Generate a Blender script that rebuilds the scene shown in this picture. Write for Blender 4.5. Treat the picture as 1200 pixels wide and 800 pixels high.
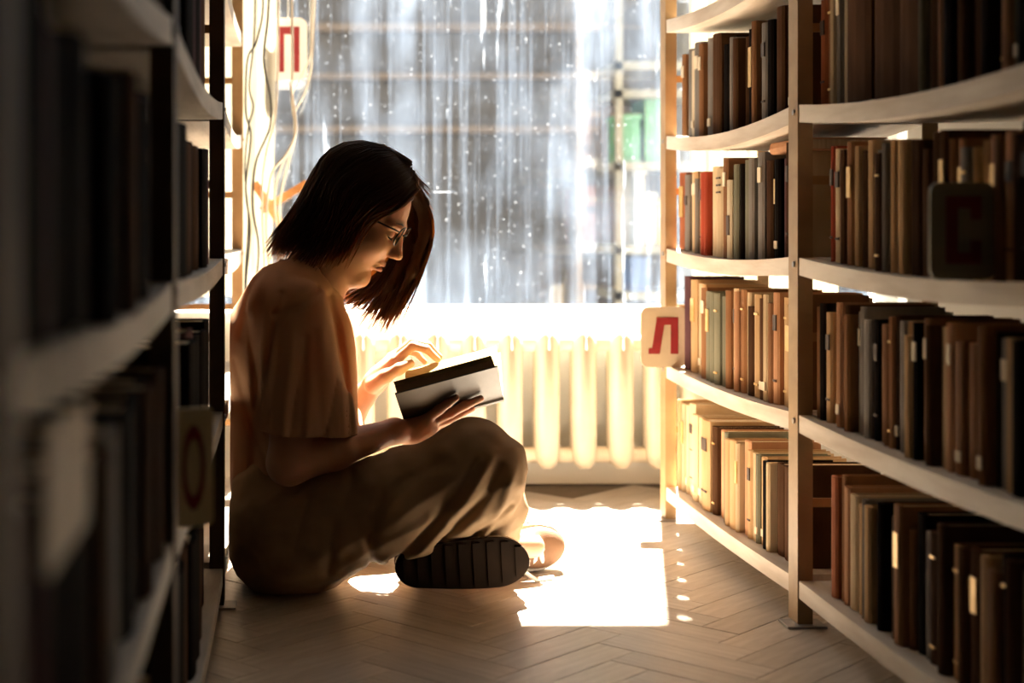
import bpy, math, random
import numpy as np
from mathutils import Vector, Matrix

scene = bpy.context.scene
for _o in list(bpy.data.objects):
    bpy.data.objects.remove(_o, do_unlink=True)
COL = scene.collection
random.seed(7)
RNG = np.random.default_rng(11)

# ------------------------------------------------------------------ camera
F = 1750.0                 # focal length in pixels of the 1200 px wide frame
VX, VY, CH = 345.0, 262.0, 0.688   # vanishing point of the aisle, eye height
cam_d = bpy.data.cameras.new('camera')
cam = bpy.data.objects.new('camera', cam_d)
COL.objects.link(cam)
cam.location = (0, 0, CH)
cam.rotation_euler = (math.pi / 2, 0, 0)
cam_d.sensor_width = 36.0
cam_d.lens = F / 1200 * 36
cam_d.shift_x = (600 - VX) / 1200
cam_d.shift_y = -(400 - VY) / 1200
cam_d.clip_start = 0.02
cam_d.dof.use_dof = True
cam_d.dof.focus_distance = 2.82
cam_d.dof.aperture_fstop = 2.5
scene.camera = cam

# ------------------------------------------------------------------ world, sun, exposure
world = bpy.data.worlds.new('sky')
scene.world = world
world.use_nodes = True
wn = world.node_tree.nodes
wn['Background'].inputs[0].default_value = (0.90, 0.94, 1.0, 1)
wn['Background'].inputs[1].default_value = 0.75

SUN_EL, SUN_AZ = math.radians(62), math.radians(13.6)
sun_d = bpy.data.lights.new('sun', 'SUN')
sun_d.energy = 42.0
sun_d.angle = math.radians(0.8)
sun_d.color = (1.0, 0.88, 0.72)
sun = bpy.data.objects.new('sun', sun_d)
COL.objects.link(sun)
_to_sun = Vector((math.cos(SUN_EL) * math.sin(SUN_AZ), math.cos(SUN_EL) * math.cos(SUN_AZ), math.sin(SUN_EL)))
sun.rotation_euler = _to_sun.to_track_quat('Z', 'Y').to_euler()
sun.location = (1, 6, 8)

scene.view_settings.view_transform = 'Standard'
scene.view_settings.look = 'None'
scene.view_settings.gamma = 1
scene.view_settings.use_curve_mapping = False
scene.view_settings.exposure = 1.55

# window opening (also used by the sky portal)
WT = .14
WY, WX0, WX1, WZ0, WZ1 = 3.95, -0.42, 1.62, 0.455, 2.93
por_d = bpy.data.lights.new('window_daylight', 'AREA')
por_d.shape = 'RECTANGLE'
por_d.size = WX1 - WX0
por_d.size_y = WZ1 - WZ0
por_d.cycles.is_portal = True
por = bpy.data.objects.new('window_daylight', por_d)
COL.objects.link(por)
por.location = ((WX0 + WX1) / 2, WY + 0.15, (WZ0 + WZ1) / 2)
por.rotation_euler = (-math.pi / 2, 0, 0)


def P(px, py, Y):
    """the place in the room that the photograph shows at (px, py), Y metres down the aisle"""
    return Vector(((px - VX) * Y / F, Y, CH - (py - VY) * Y / F))


# ------------------------------------------------------------------ materials
def new_mat(name):
    m = bpy.data.materials.new(name)
    m.use_nodes = True
    nt = m.node_tree
    return m, nt, nt.nodes, nt.links, nt.nodes['Principled BSDF']


def noise_mat(name, c1, c2, rough=0.7, scale=8.0, stretch=(1, 1, 1), bump=0.0, bscale=None, detail=5.0,
              metallic=0.0, lo=0.3, hi=0.7, sss=0.0, spec=0.5, per_object=0.0):
    m, nt, N, L, b = new_mat(name)
    tc = N.new('ShaderNodeTexCoord')
    mp = N.new('ShaderNodeMapping')
    mp.inputs['Scale'].default_value = stretch
    L.new(tc.outputs['Object'], mp.inputs['Vector'])
    n = N.new('ShaderNodeTexNoise')
    n.inputs['Scale'].default_value = scale
    n.inputs['Detail'].default_value = detail
    L.new(mp.outputs['Vector'], n.inputs['Vector'])
    r = N.new('ShaderNodeValToRGB')
    r.color_ramp.elements[0].position = lo
    r.color_ramp.elements[1].position = hi
    r.color_ramp.elements[0].color = (*c1, 1)
    r.color_ramp.elements[1].color = (*c2, 1)
    L.new(n.outputs['Fac'], r.inputs['Fac'])
    out = r.outputs['Color']
    if per_object:
        oi = N.new('ShaderNodeObjectInfo')
        mr = N.new('ShaderNodeMapRange')
        mr.inputs['To Min'].default_value = 1 - per_object
        mr.inputs['To Max'].default_value = 1 + per_object
        L.new(oi.outputs['Random'], mr.inputs['Value'])
        hs = N.new('ShaderNodeHueSaturation')
        L.new(mr.outputs['Result'], hs.inputs['Value'])
        L.new(out, hs.inputs['Color'])
        out = hs.outputs['Color']
    L.new(out, b.inputs['Base Color'])
    b.inputs['Roughness'].default_value = rough
    b.inputs['Metallic'].default_value = metallic
    b.inputs['Specular IOR Level'].default_value = spec
    if sss:
        b.inputs['Subsurface Weight'].default_value = sss
        b.inputs['Subsurface Radius'].default_value = (0.012, 0.005, 0.003)
        b.inputs['Subsurface Scale'].default_value = 1.0
    if bump:
        n2 = N.new('ShaderNodeTexNoise')
        n2.inputs['Scale'].default_value = bscale or scale * 6
        n2.inputs['Detail'].default_value = 4
        L.new(mp.outputs['Vector'], n2.inputs['Vector'])
        bp = N.new('ShaderNodeBump')
        bp.inputs['Strength'].default_value = bump
        bp.inputs['Distance'].default_value = 0.002
        L.new(n2.outputs['Fac'], bp.inputs['Height'])
        L.new(bp.outputs['Normal'], b.inputs['Normal'])
    return m


def translucent_mat(name, base_mat_args, color, amount):
    m = noise_mat(name, *base_mat_args[0], **base_mat_args[1])
    nt = m.node_tree
    N, L = nt.nodes, nt.links
    b = N['Principled BSDF']
    out = N['Material Output']
    t = N.new('ShaderNodeBsdfTranslucent')
    t.inputs['Color'].default_value = (*color, 1)
    mx = N.new('ShaderNodeMixShader')
    mx.inputs['Fac'].default_value = amount
    L.new(b.outputs[0], mx.inputs[1])
    L.new(t.outputs[0], mx.inputs[2])
    L.new(mx.outputs[0], out.inputs['Surface'])
    return m


M = {}
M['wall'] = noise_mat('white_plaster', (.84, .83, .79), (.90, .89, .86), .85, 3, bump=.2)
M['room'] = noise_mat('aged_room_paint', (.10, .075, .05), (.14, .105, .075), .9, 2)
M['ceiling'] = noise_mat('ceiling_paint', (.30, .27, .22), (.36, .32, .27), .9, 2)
M['sill'] = noise_mat('white_sill_paint', (.80, .80, .78), (.88, .88, .86), .5, 12, bump=.15)
M['frame'] = noise_mat('white_window_paint', (.72, .72, .69), (.82, .82, .79), .55, 10, bump=.2)
M['subfloor'] = noise_mat('dark_joint_filler', (.16, .12, .085), (.22, .17, .12), .9, 20)
M['parquet'] = noise_mat('worn_parquet', (.42, .345, .275), (.62, .545, .47), .30, 9, (1, 9, 1), bump=.35, bscale=60, detail=8, lo=.25, hi=.75, per_object=.10)
M['dirt_floor'] = noise_mat('floor_grit', (.10, .07, .05), (.16, .12, .09), .9, 30)
M['radiator'] = noise_mat('cream_radiator_paint', (.76, .67, .51), (.82, .74, .59), .45, 14, bump=.15)
M['pipe'] = noise_mat('cream_pipe_paint', (.70, .58, .38), (.78, .66, .46), .5, 14)
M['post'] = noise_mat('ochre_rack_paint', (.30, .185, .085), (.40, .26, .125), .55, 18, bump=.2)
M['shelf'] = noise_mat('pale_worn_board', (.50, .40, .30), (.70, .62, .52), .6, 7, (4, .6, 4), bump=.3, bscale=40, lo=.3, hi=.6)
M['shelf_shaded'] = noise_mat('shaded_board', (.30, .25, .20), (.46, .41, .35), .6, 7, (4, .6, 4), bump=.3, bscale=40, lo=.3, hi=.6)  # shelf board darkened in colour for the dim left side
M['post_shaded'] = noise_mat('shaded_rack_paint', (.05, .028, .014), (.08, .046, .022), .6, 18, bump=.2, spec=.15)  # rack paint darkened in colour, standing for shade away from the window
M['rung'] = noise_mat('brown_rung_paint', (.30, .15, .05), (.42, .24, .09), .6, 20)
M['bolt'] = noise_mat('dull_steel', (.30, .28, .26), (.45, .42, .40), .45, 30, metallic=.8)
M['pages'] = noise_mat('aged_paper_edges', (.44, .33, .20), (.64, .52, .36), .9, 5, (40, 60, 1), per_object=.2)
M['sign'] = noise_mat('varnished_sign_board', (.46, .36, .23), (.54, .44, .30), .6, 6, (3, 3, 3), bump=.1)
M['sign_yellow'] = noise_mat('yellowed_sign_board', (.76, .60, .30), (.84, .68, .38), .6, 6)
M['sign_white'] = noise_mat('white_sign_board', (.78, .76, .72), (.86, .84, .80), .6, 6)
M['red'] = noise_mat('red_letter_paint', (.20, .008, .010), (.28, .014, .016), .5, 20)
M['dark_sign'] = noise_mat('dull_green_sign_board', (.21, .19, .12), (.28, .25, .16), .6, 8)
M['dark_red'] = noise_mat('dark_red_letter_paint', (.15, .014, .014), (.20, .022, .022), .6, 20)
M['cable_w'] = noise_mat('white_cable_sheath', (.60, .56, .48), (.70, .66, .57), .5, 20)
M['cable_b'] = noise_mat('black_cable_sheath', (.02, .02, .02), (.04, .035, .03), .5, 20)
M['batten'] = noise_mat('orange_wood', (.40, .17, .05), (.56, .27, .09), .5, 6, (2, 2, 20), bump=.2)
M['skin'] = noise_mat('skin', (.42, .215, .13), (.50, .265, .17), .5, 14, bump=.06, bscale=500, sss=.28, spec=.35)
M['lip'] = noise_mat('lip_skin', (.42, .15, .12), (.48, .19, .15), .45, 40)
M['blouse'] = translucent_mat('terracotta_cotton', [((.38, .215, .12), (.47, .275, .16)), dict(rough=.9, scale=9, bump=.25, bscale=700, spec=.15)], (.62, .26, .12), .20)
M['trousers'] = translucent_mat('khaki_cotton_twill', [((.27, .18, .105), (.35, .24, .145)), dict(rough=.9, scale=8, bump=.3, bscale=600, spec=.15)], (.6, .36, .16), .06)
M['hair'] = translucent_mat('dark_brown_hair', [((.012, .006, .0035), (.034, .016, .008)), dict(rough=.5, scale=60, spec=.22)], (.60, .28, .10), .40)
M['brow'] = noise_mat('dark_eyebrow', (.03, .016, .01), (.05, .025, .015), .8, 60)
M['frame_black'] = noise_mat('black_acetate', (.012, .010, .010), (.02, .017, .015), .3, 20)
M['shoe_brown'] = noise_mat('tan_brown_suede', (.13, .062, .028), (.19, .095, .045), .8, 16, bump=.3, bscale=300)
M['sole'] = noise_mat('dark_rubber_sole', (.012, .007, .004), (.020, .011, .006), .85, 20, bump=.2, spec=.12)
M['foxing'] = noise_mat('off_white_rubber', (.62, .56, .48), (.74, .68, .60), .6, 20)
M['lace'] = noise_mat('white_lace_cotton', (.72, .68, .62), (.84, .80, .74), .85, 60)
M['held_cover'] = noise_mat('grey_book_cloth', (.04, .036, .033), (.06, .055, .05), .5, 10, bump=.2, bscale=400)
M['held_pages'] = translucent_mat('yellowed_pages', [((.32, .235, .085), (.40, .30, .12)), dict(rough=.9, scale=4, stretch=(1, 1, 90))], (.55, .42, .2), .15)
M['held_edge_shaded'] = noise_mat('shaded_page_edges', (.11, .065, .032), (.17, .105, .055), .85, 5, (2, 2, 160))  # fore-edge in shadow, the shade put into the paper colour
M['facade'] = noise_mat('weathered_grey_render', (.030, .027, .026), (.060, .054, .050), .95, 2.2, (1, 1, 1), bump=.4, detail=8)
M['reflection_band'] = noise_mat('brown_reflection_band', (.075, .052, .036), (.10, .072, .05), .8, 6, (1, 4, 4))  # for the bands that stand in for reflected shelves
M['rack_reflection'] = noise_mat('cream_reflection_board', (.10, .09, .07), (.13, .12, .095), .8, 6)  # boards of the added rack that stands for reflected shelves
M['green'] = noise_mat('green_plastic', (.03, .12, .06), (.05, .16, .08), .5, 6)
M['blue'] = noise_mat('blue_card', (.035, .06, .14), (.055, .09, .18), .6, 6)
M['white_card'] = noise_mat('white_card', (.24, .23, .20), (.30, .29, .26), .8, 6)
M['yellow_card'] = noise_mat('yellow_card', (.26, .20, .08), (.30, .24, .11), .8, 6)
M['ground'] = noise_mat('pale_paving', (.12, .115, .105), (.17, .165, .15), .9, 3)
M['dark_lump'] = noise_mat('dark_canvas', (.035, .018, .012), (.06, .03, .02), .95, 20, bump=.4, bscale=200)

# curtain: thin sheer cloth, lets light through
def sheer(name):
    m, nt, N, L, b = new_mat(name)
    b.inputs['Base Color'].default_value = (.60, .56, .47, 1)
    b.inputs['Roughness'].default_value = .9
    t = N.new('ShaderNodeBsdfTranslucent')
    t.inputs['Color'].default_value = (.50, .46, .37, 1)
    mx = N.new('ShaderNodeMixShader')
    mx.inputs['Fac'].default_value = .6
    L.new(b.outputs[0], mx.inputs[1]); L.new(t.outputs[0], mx.inputs[2])
    tr = N.new('ShaderNodeBsdfTransparent')
    tc = N.new('ShaderNodeTexCoord')
    n = N.new('ShaderNodeTexNoise'); n.inputs['Scale'].default_value = 9
    L.new(tc.outputs['Object'], n.inputs['Vector'])
    mr = N.new('ShaderNodeMapRange')
    mr.inputs['From Min'].default_value = .3; mr.inputs['From Max'].default_value = .7
    mr.inputs['To Min'].default_value = .10; mr.inputs['To Max'].default_value = .28
    L.new(n.outputs['Fac'], mr.inputs['Value'])
    m2 = N.new('ShaderNodeMixShader')
    L.new(mr.outputs['Result'], m2.inputs['Fac'])
    L.new(mx.outputs[0], m2.inputs[1]); L.new(tr.outputs[0], m2.inputs[2])
    L.new(m2.outputs[0], N['Material Output'].inputs['Surface'])
    return m
M['sheer'] = sheer('sheer_cream_curtain')


def dirty_glass():
    """glass with dried streaks, runs and specks that scatter the daylight"""
    m, nt, N, L, b = new_mat('dirty_window_glass')
    N.remove(b)
    tc = N.new('ShaderNodeTexCoord')

    def noise(scale, stretch, lo, hi, detail=3.0, off=(0, 0, 0)):
        mp = N.new('ShaderNodeMapping')
        mp.inputs['Scale'].default_value = stretch
        mp.inputs['Location'].default_value = off
        L.new(tc.outputs['Object'], mp.inputs['Vector'])
        n = N.new('ShaderNodeTexNoise')
        n.inputs['Scale'].default_value = scale
        n.inputs['Detail'].default_value = detail
        n.inputs['Roughness'].default_value = .6
        L.new(mp.outputs['Vector'], n.inputs['Vector'])
        r = N.new('ShaderNodeMapRange')
        r.inputs['From Min'].default_value = lo
        r.inputs['From Max'].default_value = hi
        L.new(n.outputs['Fac'], r.inputs['Value'])
        return r.outputs['Result']

    def math_(op, a, c):
        n = N.new('ShaderNodeMath')
        n.operation = op
        for i, v in enumerate((a, c)):
            if isinstance(v, (int, float)):
                n.inputs[i].default_value = v
            else:
                L.new(v, n.inputs[i])
        return n.outputs[0]

    wide = noise(1.0, (9, 0, .55), .50, .78, 2)                 # broad washed bands
    fine = noise(1.0, (46, 0, 1.1), .52, .82, 4, (3, 0, 2))     # narrow runs
    blot = noise(1.0, (3.2, 0, 2.6), .42, .72, 5, (7, 0, 1))    # cloudy wiped patches
    runs = noise(1.0, (30, 0, 1.6), .635, .69, 5, (11, 0, 4))   # thick dried white runs
    speck = noise(1.0, (125, 0, 125), .675, .73, 1.5)             # specks
    scrape = noise(1.0, (3, 0, 70), .74, .78, 2, (5, 0, 3))     # horizontal scratches
    d = math_('MULTIPLY', wide, .05)
    d = math_('ADD', d, math_('MULTIPLY', fine, .065))
    d = math_('ADD', d, math_('MULTIPLY', math_('MULTIPLY', blot, math_('ADD', wide, .35)), .10))
    d = math_('ADD', d, math_('MULTIPLY', runs, .42))
    d = math_('ADD', d, math_('MULTIPLY', speck, .22))
    d = math_('ADD', d, math_('MULTIPLY', scrape, .22))
    d = math_('ADD', d, .002)
    d = math_('MINIMUM', d, .8)
    col = N.new('ShaderNodeValToRGB')
    col.color_ramp.elements[0].color = (.52, .68, .95, 1)
    col.color_ramp.elements[1].color = (.92, .92, .90, 1)
    col.color_ramp.elements[0].position = .06
    col.color_ramp.elements[1].position = .35
    L.new(d, col.inputs['Fac'])
    tl = N.new('ShaderNodeBsdfTranslucent')
    df = N.new('ShaderNodeBsdfDiffuse')
    L.new(col.outputs['Color'], tl.inputs['Color'])
    L.new(col.outputs['Color'], df.inputs['Color'])
    dirt = N.new('ShaderNodeMixShader')
    dirt.inputs['Fac'].default_value = .35
    L.new(tl.outputs[0], dirt.inputs[1]); L.new(df.outputs[0], dirt.inputs[2])
    tr = N.new('ShaderNodeBsdfTransparent')
    tr.inputs['Color'].default_value = (.94, .96, .97, 1)
    gl = N.new('ShaderNodeBsdfGlossy')
    gl.inputs['Roughness'].default_value = .03
    clear = N.new('ShaderNodeMixShader')
    clear.inputs['Fac'].default_value = .05
    L.new(tr.outputs[0], clear.inputs[1]); L.new(gl.outputs[0], clear.inputs[2])
    mx = N.new('ShaderNodeMixShader')
    L.new(d, mx.inputs['Fac'])
    L.new(clear.outputs[0], mx.inputs[1]); L.new(dirt.outputs[0], mx.inputs[2])
    L.new(mx.outputs[0], N['Material Output'].inputs['Surface'])
    return m
M['glass'] = dirty_glass()


def lens_glass():
    m, nt, N, L, b = new_mat('spectacle_lens')
    N.remove(b)
    tr = N.new('ShaderNodeBsdfTransparent'); tr.inputs['Color'].default_value = (.95, .95, .94, 1)
    gl = N.new('ShaderNodeBsdfGlossy'); gl.inputs['Roughness'].default_value = .02
    mx = N.new('ShaderNodeMixShader'); mx.inputs['Fac'].default_value = .07
    L.new(tr.outputs[0], mx.inputs[1]); L.new(gl.outputs[0], mx.inputs[2])
    L.new(mx.outputs[0], N['Material Output'].inputs['Surface'])
    return m
M['lens'] = lens_glass()

# book cloths
BOOKC = {
    'tan': ('tan', (.42, .26, .12), (.53, .35, .19)), 'beige': ('beige', (.49, .36, .21), (.60, .46, .30)),
    'brown': ('brown', (.19, .085, .035), (.28, .135, .06)), 'dark brown': ('dark_brown', (.05, .023, .011), (.085, .042, .021)),
    'black': ('black', (.006, .004, .003), (.013, .009, .007)), 'grey': ('grey', (.17, .15, .135), (.25, .225, .20)),
    'olive': ('olive', (.13, .125, .085), (.19, .18, .125)), 'red': ('red', (.34, .05, .025), (.44, .09, .045)),
    'red brown': ('red_brown', (.26, .075, .03), (.36, .12, .05)), 'rust': ('rust', (.40, .20, .10), (.50, .27, .15)),
    'cream': ('cream', (.58, .48, .33), (.68, .58, .43)), 'plum': ('plum', (.075, .035, .04), (.12, .06, .065)),
}
for k, (nm, a, c) in BOOKC.items():
    M['bk_' + k] = noise_mat(nm + '_book_cloth', a, c, .72, 10, (3, 3, 1), bump=.3, bscale=300, per_object=.18, lo=.25, hi=.75, spec=(.01 if k in ('black', 'dark brown', 'plum') else .08))
M['label_cream'] = noise_mat('cream_spine_label', (.62, .52, .36), (.74, .64, .47), .8, 20)
M['label_gold'] = noise_mat('gilt_spine_lettering', (.62, .40, .14), (.72, .50, .20), .45, 60, metallic=.4)
M['label_dark'] = noise_mat('dark_spine_band', (.05, .03, .02), (.08, .05, .035), .7, 20)


# ------------------------------------------------------------------ mesh helpers
class MB:
    def __init__(s):
        s.v, s.f = [], []

    def quadbox(s, c8):
        b = len(s.v)
        s.v += [tuple(p) for p in c8]
        for q in ((0, 3, 2, 1), (4, 5, 6, 7), (0, 1, 5, 4), (1, 2, 6, 5), (2, 3, 7, 6), (3, 0, 4, 7)):
            s.f.append(tuple(b + i for i in q))
        return s

    def box(s, x0, x1, y0, y1, z0, z1):
        return s.quadbox([(x0, y0, z0), (x1, y0, z0), (x1, y1, z0), (x0, y1, z0),
                          (x0, y0, z1), (x1, y0, z1), (x1, y1, z1), (x0, y1, z1)])

    def prism(s, pts, d):
        """polygon (3-D points, one plane) pushed along vector d"""
        b, n = len(s.v), len(pts)
        d = Vector(d)
        s.v += [tuple(p) for p in pts] + [tuple(Vector(p) + d) for p in pts]
        s.f.append(tuple(b + i for i in reversed(range(n))))
        s.f.append(tuple(b + n + i for i in range(n)))
        for i in range(n):
            j = (i + 1) % n
            s.f.append((b + i, b + j, b + n + j, b + n + i))
        return s

    def tube(s, pts, rad, n=8, cap=True, flat=1.0):
        pts = [Vector(p) for p in pts]
        if not hasattr(rad, '__len__'):
            rad = [rad] * len(pts)
        b = len(s.v)
        t0 = (pts[1] - pts[0]).normalized()
        ref = Vector((0, 0, 1)) if abs(t0.z) < .9 else Vector((1, 0, 0))
        nrm = t0.cross(ref).normalized()
        for i, p in enumerate(pts):
            t = (pts[min(i + 1, len(pts) - 1)] - pts[max(i - 1, 0)])
            if t.length < 1e-9:
                t = t0
            t.normalize()
            nrm = (nrm - t * nrm.dot(t))
            if nrm.length < 1e-6:
                nrm = t.orthogonal()
            nrm.normalize()
            bi = t.cross(nrm)
            for k in range(n):
                a = 2 * math.pi * k / n
                s.v.append(tuple(p + nrm * (math.cos(a) * rad[i]) + bi * (math.sin(a) * rad[i] * flat)))
        for i in range(len(pts) - 1):
            for k in range(n):
                k2 = (k + 1) % n
                s.f.append((b + i * n + k, b + i * n + k2, b + (i + 1) * n + k2, b + (i + 1) * n + k))
        if cap:
            s.f.append(tuple(b + k for k in reversed(range(n))))
            s.f.append(tuple(b + (len(pts) - 1) * n + k for k in range(n)))
        return s

    def build(s, name, mat, parent=None, smooth=False, off=(0, 0, 0), props=None):
        off = Vector(off)
        me = bpy.data.meshes.new(name)
        me.from_pydata([tuple(Vector(p) - off) for p in s.v], [], s.f)
        me.materials.append(M[mat] if isinstance(mat, str) else mat)
        if smooth:
            me.polygons.foreach_set('use_smooth', [True] * len(me.polygons))
        me.update()
        o = bpy.data.objects.new(name, me)
        COL.objects.link(o)
        if parent is not None:
            o.parent = parent
        else:
            o.location = off
        if props:
            for k, v in props.items():
                o[k] = v
        return o


def empty(name, loc, label=None, cat=None, group=None, kind=None):
    o = bpy.data.objects.new(name, None)
    o.empty_display_size = .05
    o.location = loc
    COL.objects.link(o)
    tag(o, label, cat, group, kind)
    return o


def tag(o, label=None, cat=None, group=None, kind=None):
    if label: o['label'] = label
    if cat: o['category'] = cat
    if group: o['group'] = group
    if kind: o['kind'] = kind
    return o


# ------------------------------------------------------------------ room shell
CEIL = 3.4
RX0, RX1, RY0 = -1.9, 2.7, -2.6
floor = MB().box(RX0, RX1, RY0, WY + .3, -.12, -.006).build('floor', 'subfloor', props={'kind': 'structure', 'label': 'worn herringbone parquet floor of the library aisle'})
# herringbone parquet blocks: real pieces with recessed joints
BL, BW = .28, .07
blocks = 0
meshes = []
for i in range(4):
    mb = MB()
    g = .0004
    mb.box(-BL / 2 + g, BL / 2 - g, -BW / 2 + g, BW / 2 - g, -.012, -.0006)
    b0 = len(mb.v)
    x, y, e = BL / 2 - g, BW / 2 - g, .0007
    mb.v += [(-x + e, -y + e, 0), (x - e, -y + e, 0), (x - e, y - e, 0), (-x + e, y - e, 0)]
    mb.f.pop(1)
    mb.f += [(b0, b0 + 1, b0 + 2, b0 + 3), (4, 5, b0 + 1, b0), (5, 6, b0 + 2, b0 + 1), (6, 7, b0 + 3, b0 + 2), (7, 4, b0, b0 + 3)]
    me = bpy.data.meshes.new('parquet_block')
    me.from_pydata(mb.v, [], mb.f)
    me.materials.append(M['parquet'])
    meshes.append(me)
# classic 4:1 herringbone, axes turned 45 degrees
s2 = math.sqrt(.5)
def herr():
    """herringbone with block centres in block-width units, L-shaped pairs repeated along the diagonals"""
    for a in range(-40, 41):
        for c in range(-12, 13):
            # horizontal block occupies (a + 4c .. +4, a - 4c), vertical block stands at its end
            ox, oy = a + 4 * c, a - 4 * c
            yield (ox + 2.0, oy + .5, 0.0)
            yield (ox + 4.5, oy - 1.0, math.pi / 2)   # spans y from oy-3 to oy+1
for (u, v, r) in herr():
    gx, gy = u * BW, v * BW
    x = .35 + (gx * s2 - gy * s2)
    y = 2.9 + (gx * s2 + gy * s2)
    if not (-.34 < x < 1.16 and 1.95 < y < 3.86):
        continue
    o = bpy.data.objects.new('parquet_block', meshes[blocks % 4])
    o.parent = floor
    o.location = (x, y, random.uniform(-.0007, 0.0))
    o.rotation_euler = (random.uniform(-.002, .002), random.uniform(-.001, .001), r + math.pi / 4)
    COL.objects.link(o)
    blocks += 1
# plain boards beyond the blocks, same level, under the racks and behind the viewer
rest = MB()
rest.box(RX0, RX1, RY0, 1.95, -.006, -.0012)
rest.box(RX0, -.30, 1.95, WY, -.006, -.0022)
rest.box(1.12, RX1, 1.95, WY, -.006, -.0022)
rest.build('floor_boards', 'parquet', floor, props={'kind': 'stuff'})

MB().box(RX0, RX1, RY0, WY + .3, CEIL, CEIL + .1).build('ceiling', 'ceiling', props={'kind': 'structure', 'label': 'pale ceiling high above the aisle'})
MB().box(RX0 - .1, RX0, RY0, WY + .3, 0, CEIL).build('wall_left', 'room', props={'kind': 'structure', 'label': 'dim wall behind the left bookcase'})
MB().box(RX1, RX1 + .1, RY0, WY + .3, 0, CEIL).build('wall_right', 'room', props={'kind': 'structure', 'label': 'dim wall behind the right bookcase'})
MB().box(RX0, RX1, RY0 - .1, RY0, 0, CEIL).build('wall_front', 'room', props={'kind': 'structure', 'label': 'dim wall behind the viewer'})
wb = MB()
wb.box(RX0, WX0, WY, WY + WT, 0, CEIL)
wb.box(WX1, RX1, WY, WY + WT, 0, CEIL)
wb.box(WX0, WX1, WY, WY + WT, 0, WZ0)
wb.box(WX0, WX1, WY, WY + WT, WZ1, CEIL)
wb.build('wall_back', 'wall', props={'kind': 'structure', 'label': 'white plaster wall under and around the big window'})

win = empty('window_1', (.6, WY + .1, WZ0), 'tall dirty window with dried white runs on the glass', None, None, 'structure')
wo = win.location
fr = MB()
for (x0, x1, z0, z1) in ((WX0, WX0 + .06, WZ0, WZ1), (WX1 - .06, WX1, WZ0, WZ1), (WX0 + .06, WX1 - .06, WZ0, WZ0 + .012),
                         (WX0 + .06, WX1 - .06, WZ1 - .06, WZ1)):
    MB().box(x0, x1, WY + .06, WY + .11, z0, z1).build('window_frame', 'frame', win, off=wo)
MB().box(WX0 + .06, WX1 - .06, WY + .080, WY + .085, WZ0 + .012, WZ1 - .06).build('pane', 'glass', win, off=wo)
sl = MB().box(WX0 - .03, WX1 + .03, WY - .045, WY + .06, WZ0 - .028, WZ0 + .002)
sl.build('sill', 'sill', win, off=wo)

# ------------------------------------------------------------------ radiator
RAD_Y = 3.84
PITCH = .0945
rad = empty('radiator', (.55, RAD_Y, 0), 'cream cast iron column radiator standing under the window', 'radiator')
ro = rad.location
z_top = P(0, 386, RAD_Y).z
z_bot = P(0, 547, RAD_Y).z
def rad_section(xc):
    mb = MB()
    w, dpt = .031, .045
    prof = []
    # pointed-arch outline in XZ
    for (dx, z) in ((-.42, z_bot), (.42, z_bot), (.8, z_bot + .012), (1, z_bot + .03), (1, z_top - .045), (.86, z_top - .02),
                    (.55, z_top - .006), (0, z_top), (-.55, z_top - .006), (-.86, z_top - .02), (-1, z_top - .045), (-1, z_bot + .03), (-.8, z_bot + .012)):
        prof.append((dx, z))
    rings = []
    zc = (z_top + z_bot) / 2
    for (y, s) in ((-dpt, .55), (-dpt + .012, .9), (-dpt + .022, 1.0), (dpt - .022, 1.0), (dpt - .012, .9), (dpt, .55)):
        rings.append([(xc + dx * w * s, RAD_Y + y, zc + (z - zc) * (1 - (1 - s) * .06)) for dx, z in prof])
    n = len(prof)
    for r in rings:
        mb.v += r
    for i in range(len(rings) - 1):
        for k in range(n):
            k2 = (k + 1) % n
            mb.f.append((i * n + k, i * n + k2, (i + 1) * n + k2, (i + 1) * n + k))
    mb.f.append(tuple(reversed(range(n))))
    mb.f.append(tuple((len(rings) - 1) * n + k for k in range(n)))
    return mb
xs0 = P(597, 0, RAD_Y).x
for i in range(-7, 7):
    xc = xs0 + i * PITCH
    sec = rad_section(xc).build('section', 'radiator', rad, smooth=True, off=ro)
for z in (z_top - .035, z_bot + .032):
    MB().tube([(xs0 - 7.4 * PITCH, RAD_Y, z), (xs0 + 6.4 * PITCH, RAD_Y, z)], .021, 14).build('header_tube', 'radiator', rad, smooth=True, off=ro)
for i in (-6, 5):
    xc = xs0 + (i + .5) * PITCH
    MB().box(xc - .012, xc + .012, RAD_Y - .03, RAD_Y + .09, 0, z_bot + .034).build('foot', 'pipe', rad, off=ro)

# ------------------------------------------------------------------ bookcases
ZR = [.078, .361, .630, .891, 1.160, 1.430, 1.70]
ZL = [.070, .352, .626, .905, 1.150, 1.420, 1.70]
XR, XL = .86, -.1265
DEP = .24
TH = .030
PW = .026      # side flange of a post
PF = .034      # front flange, from the post's middle
def sag_z(u, sag):
    return -sag * math.sin(math.pi * min(max(u, 0), 1)) ** .9 if 0 < u < 1 else 0.0

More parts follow.
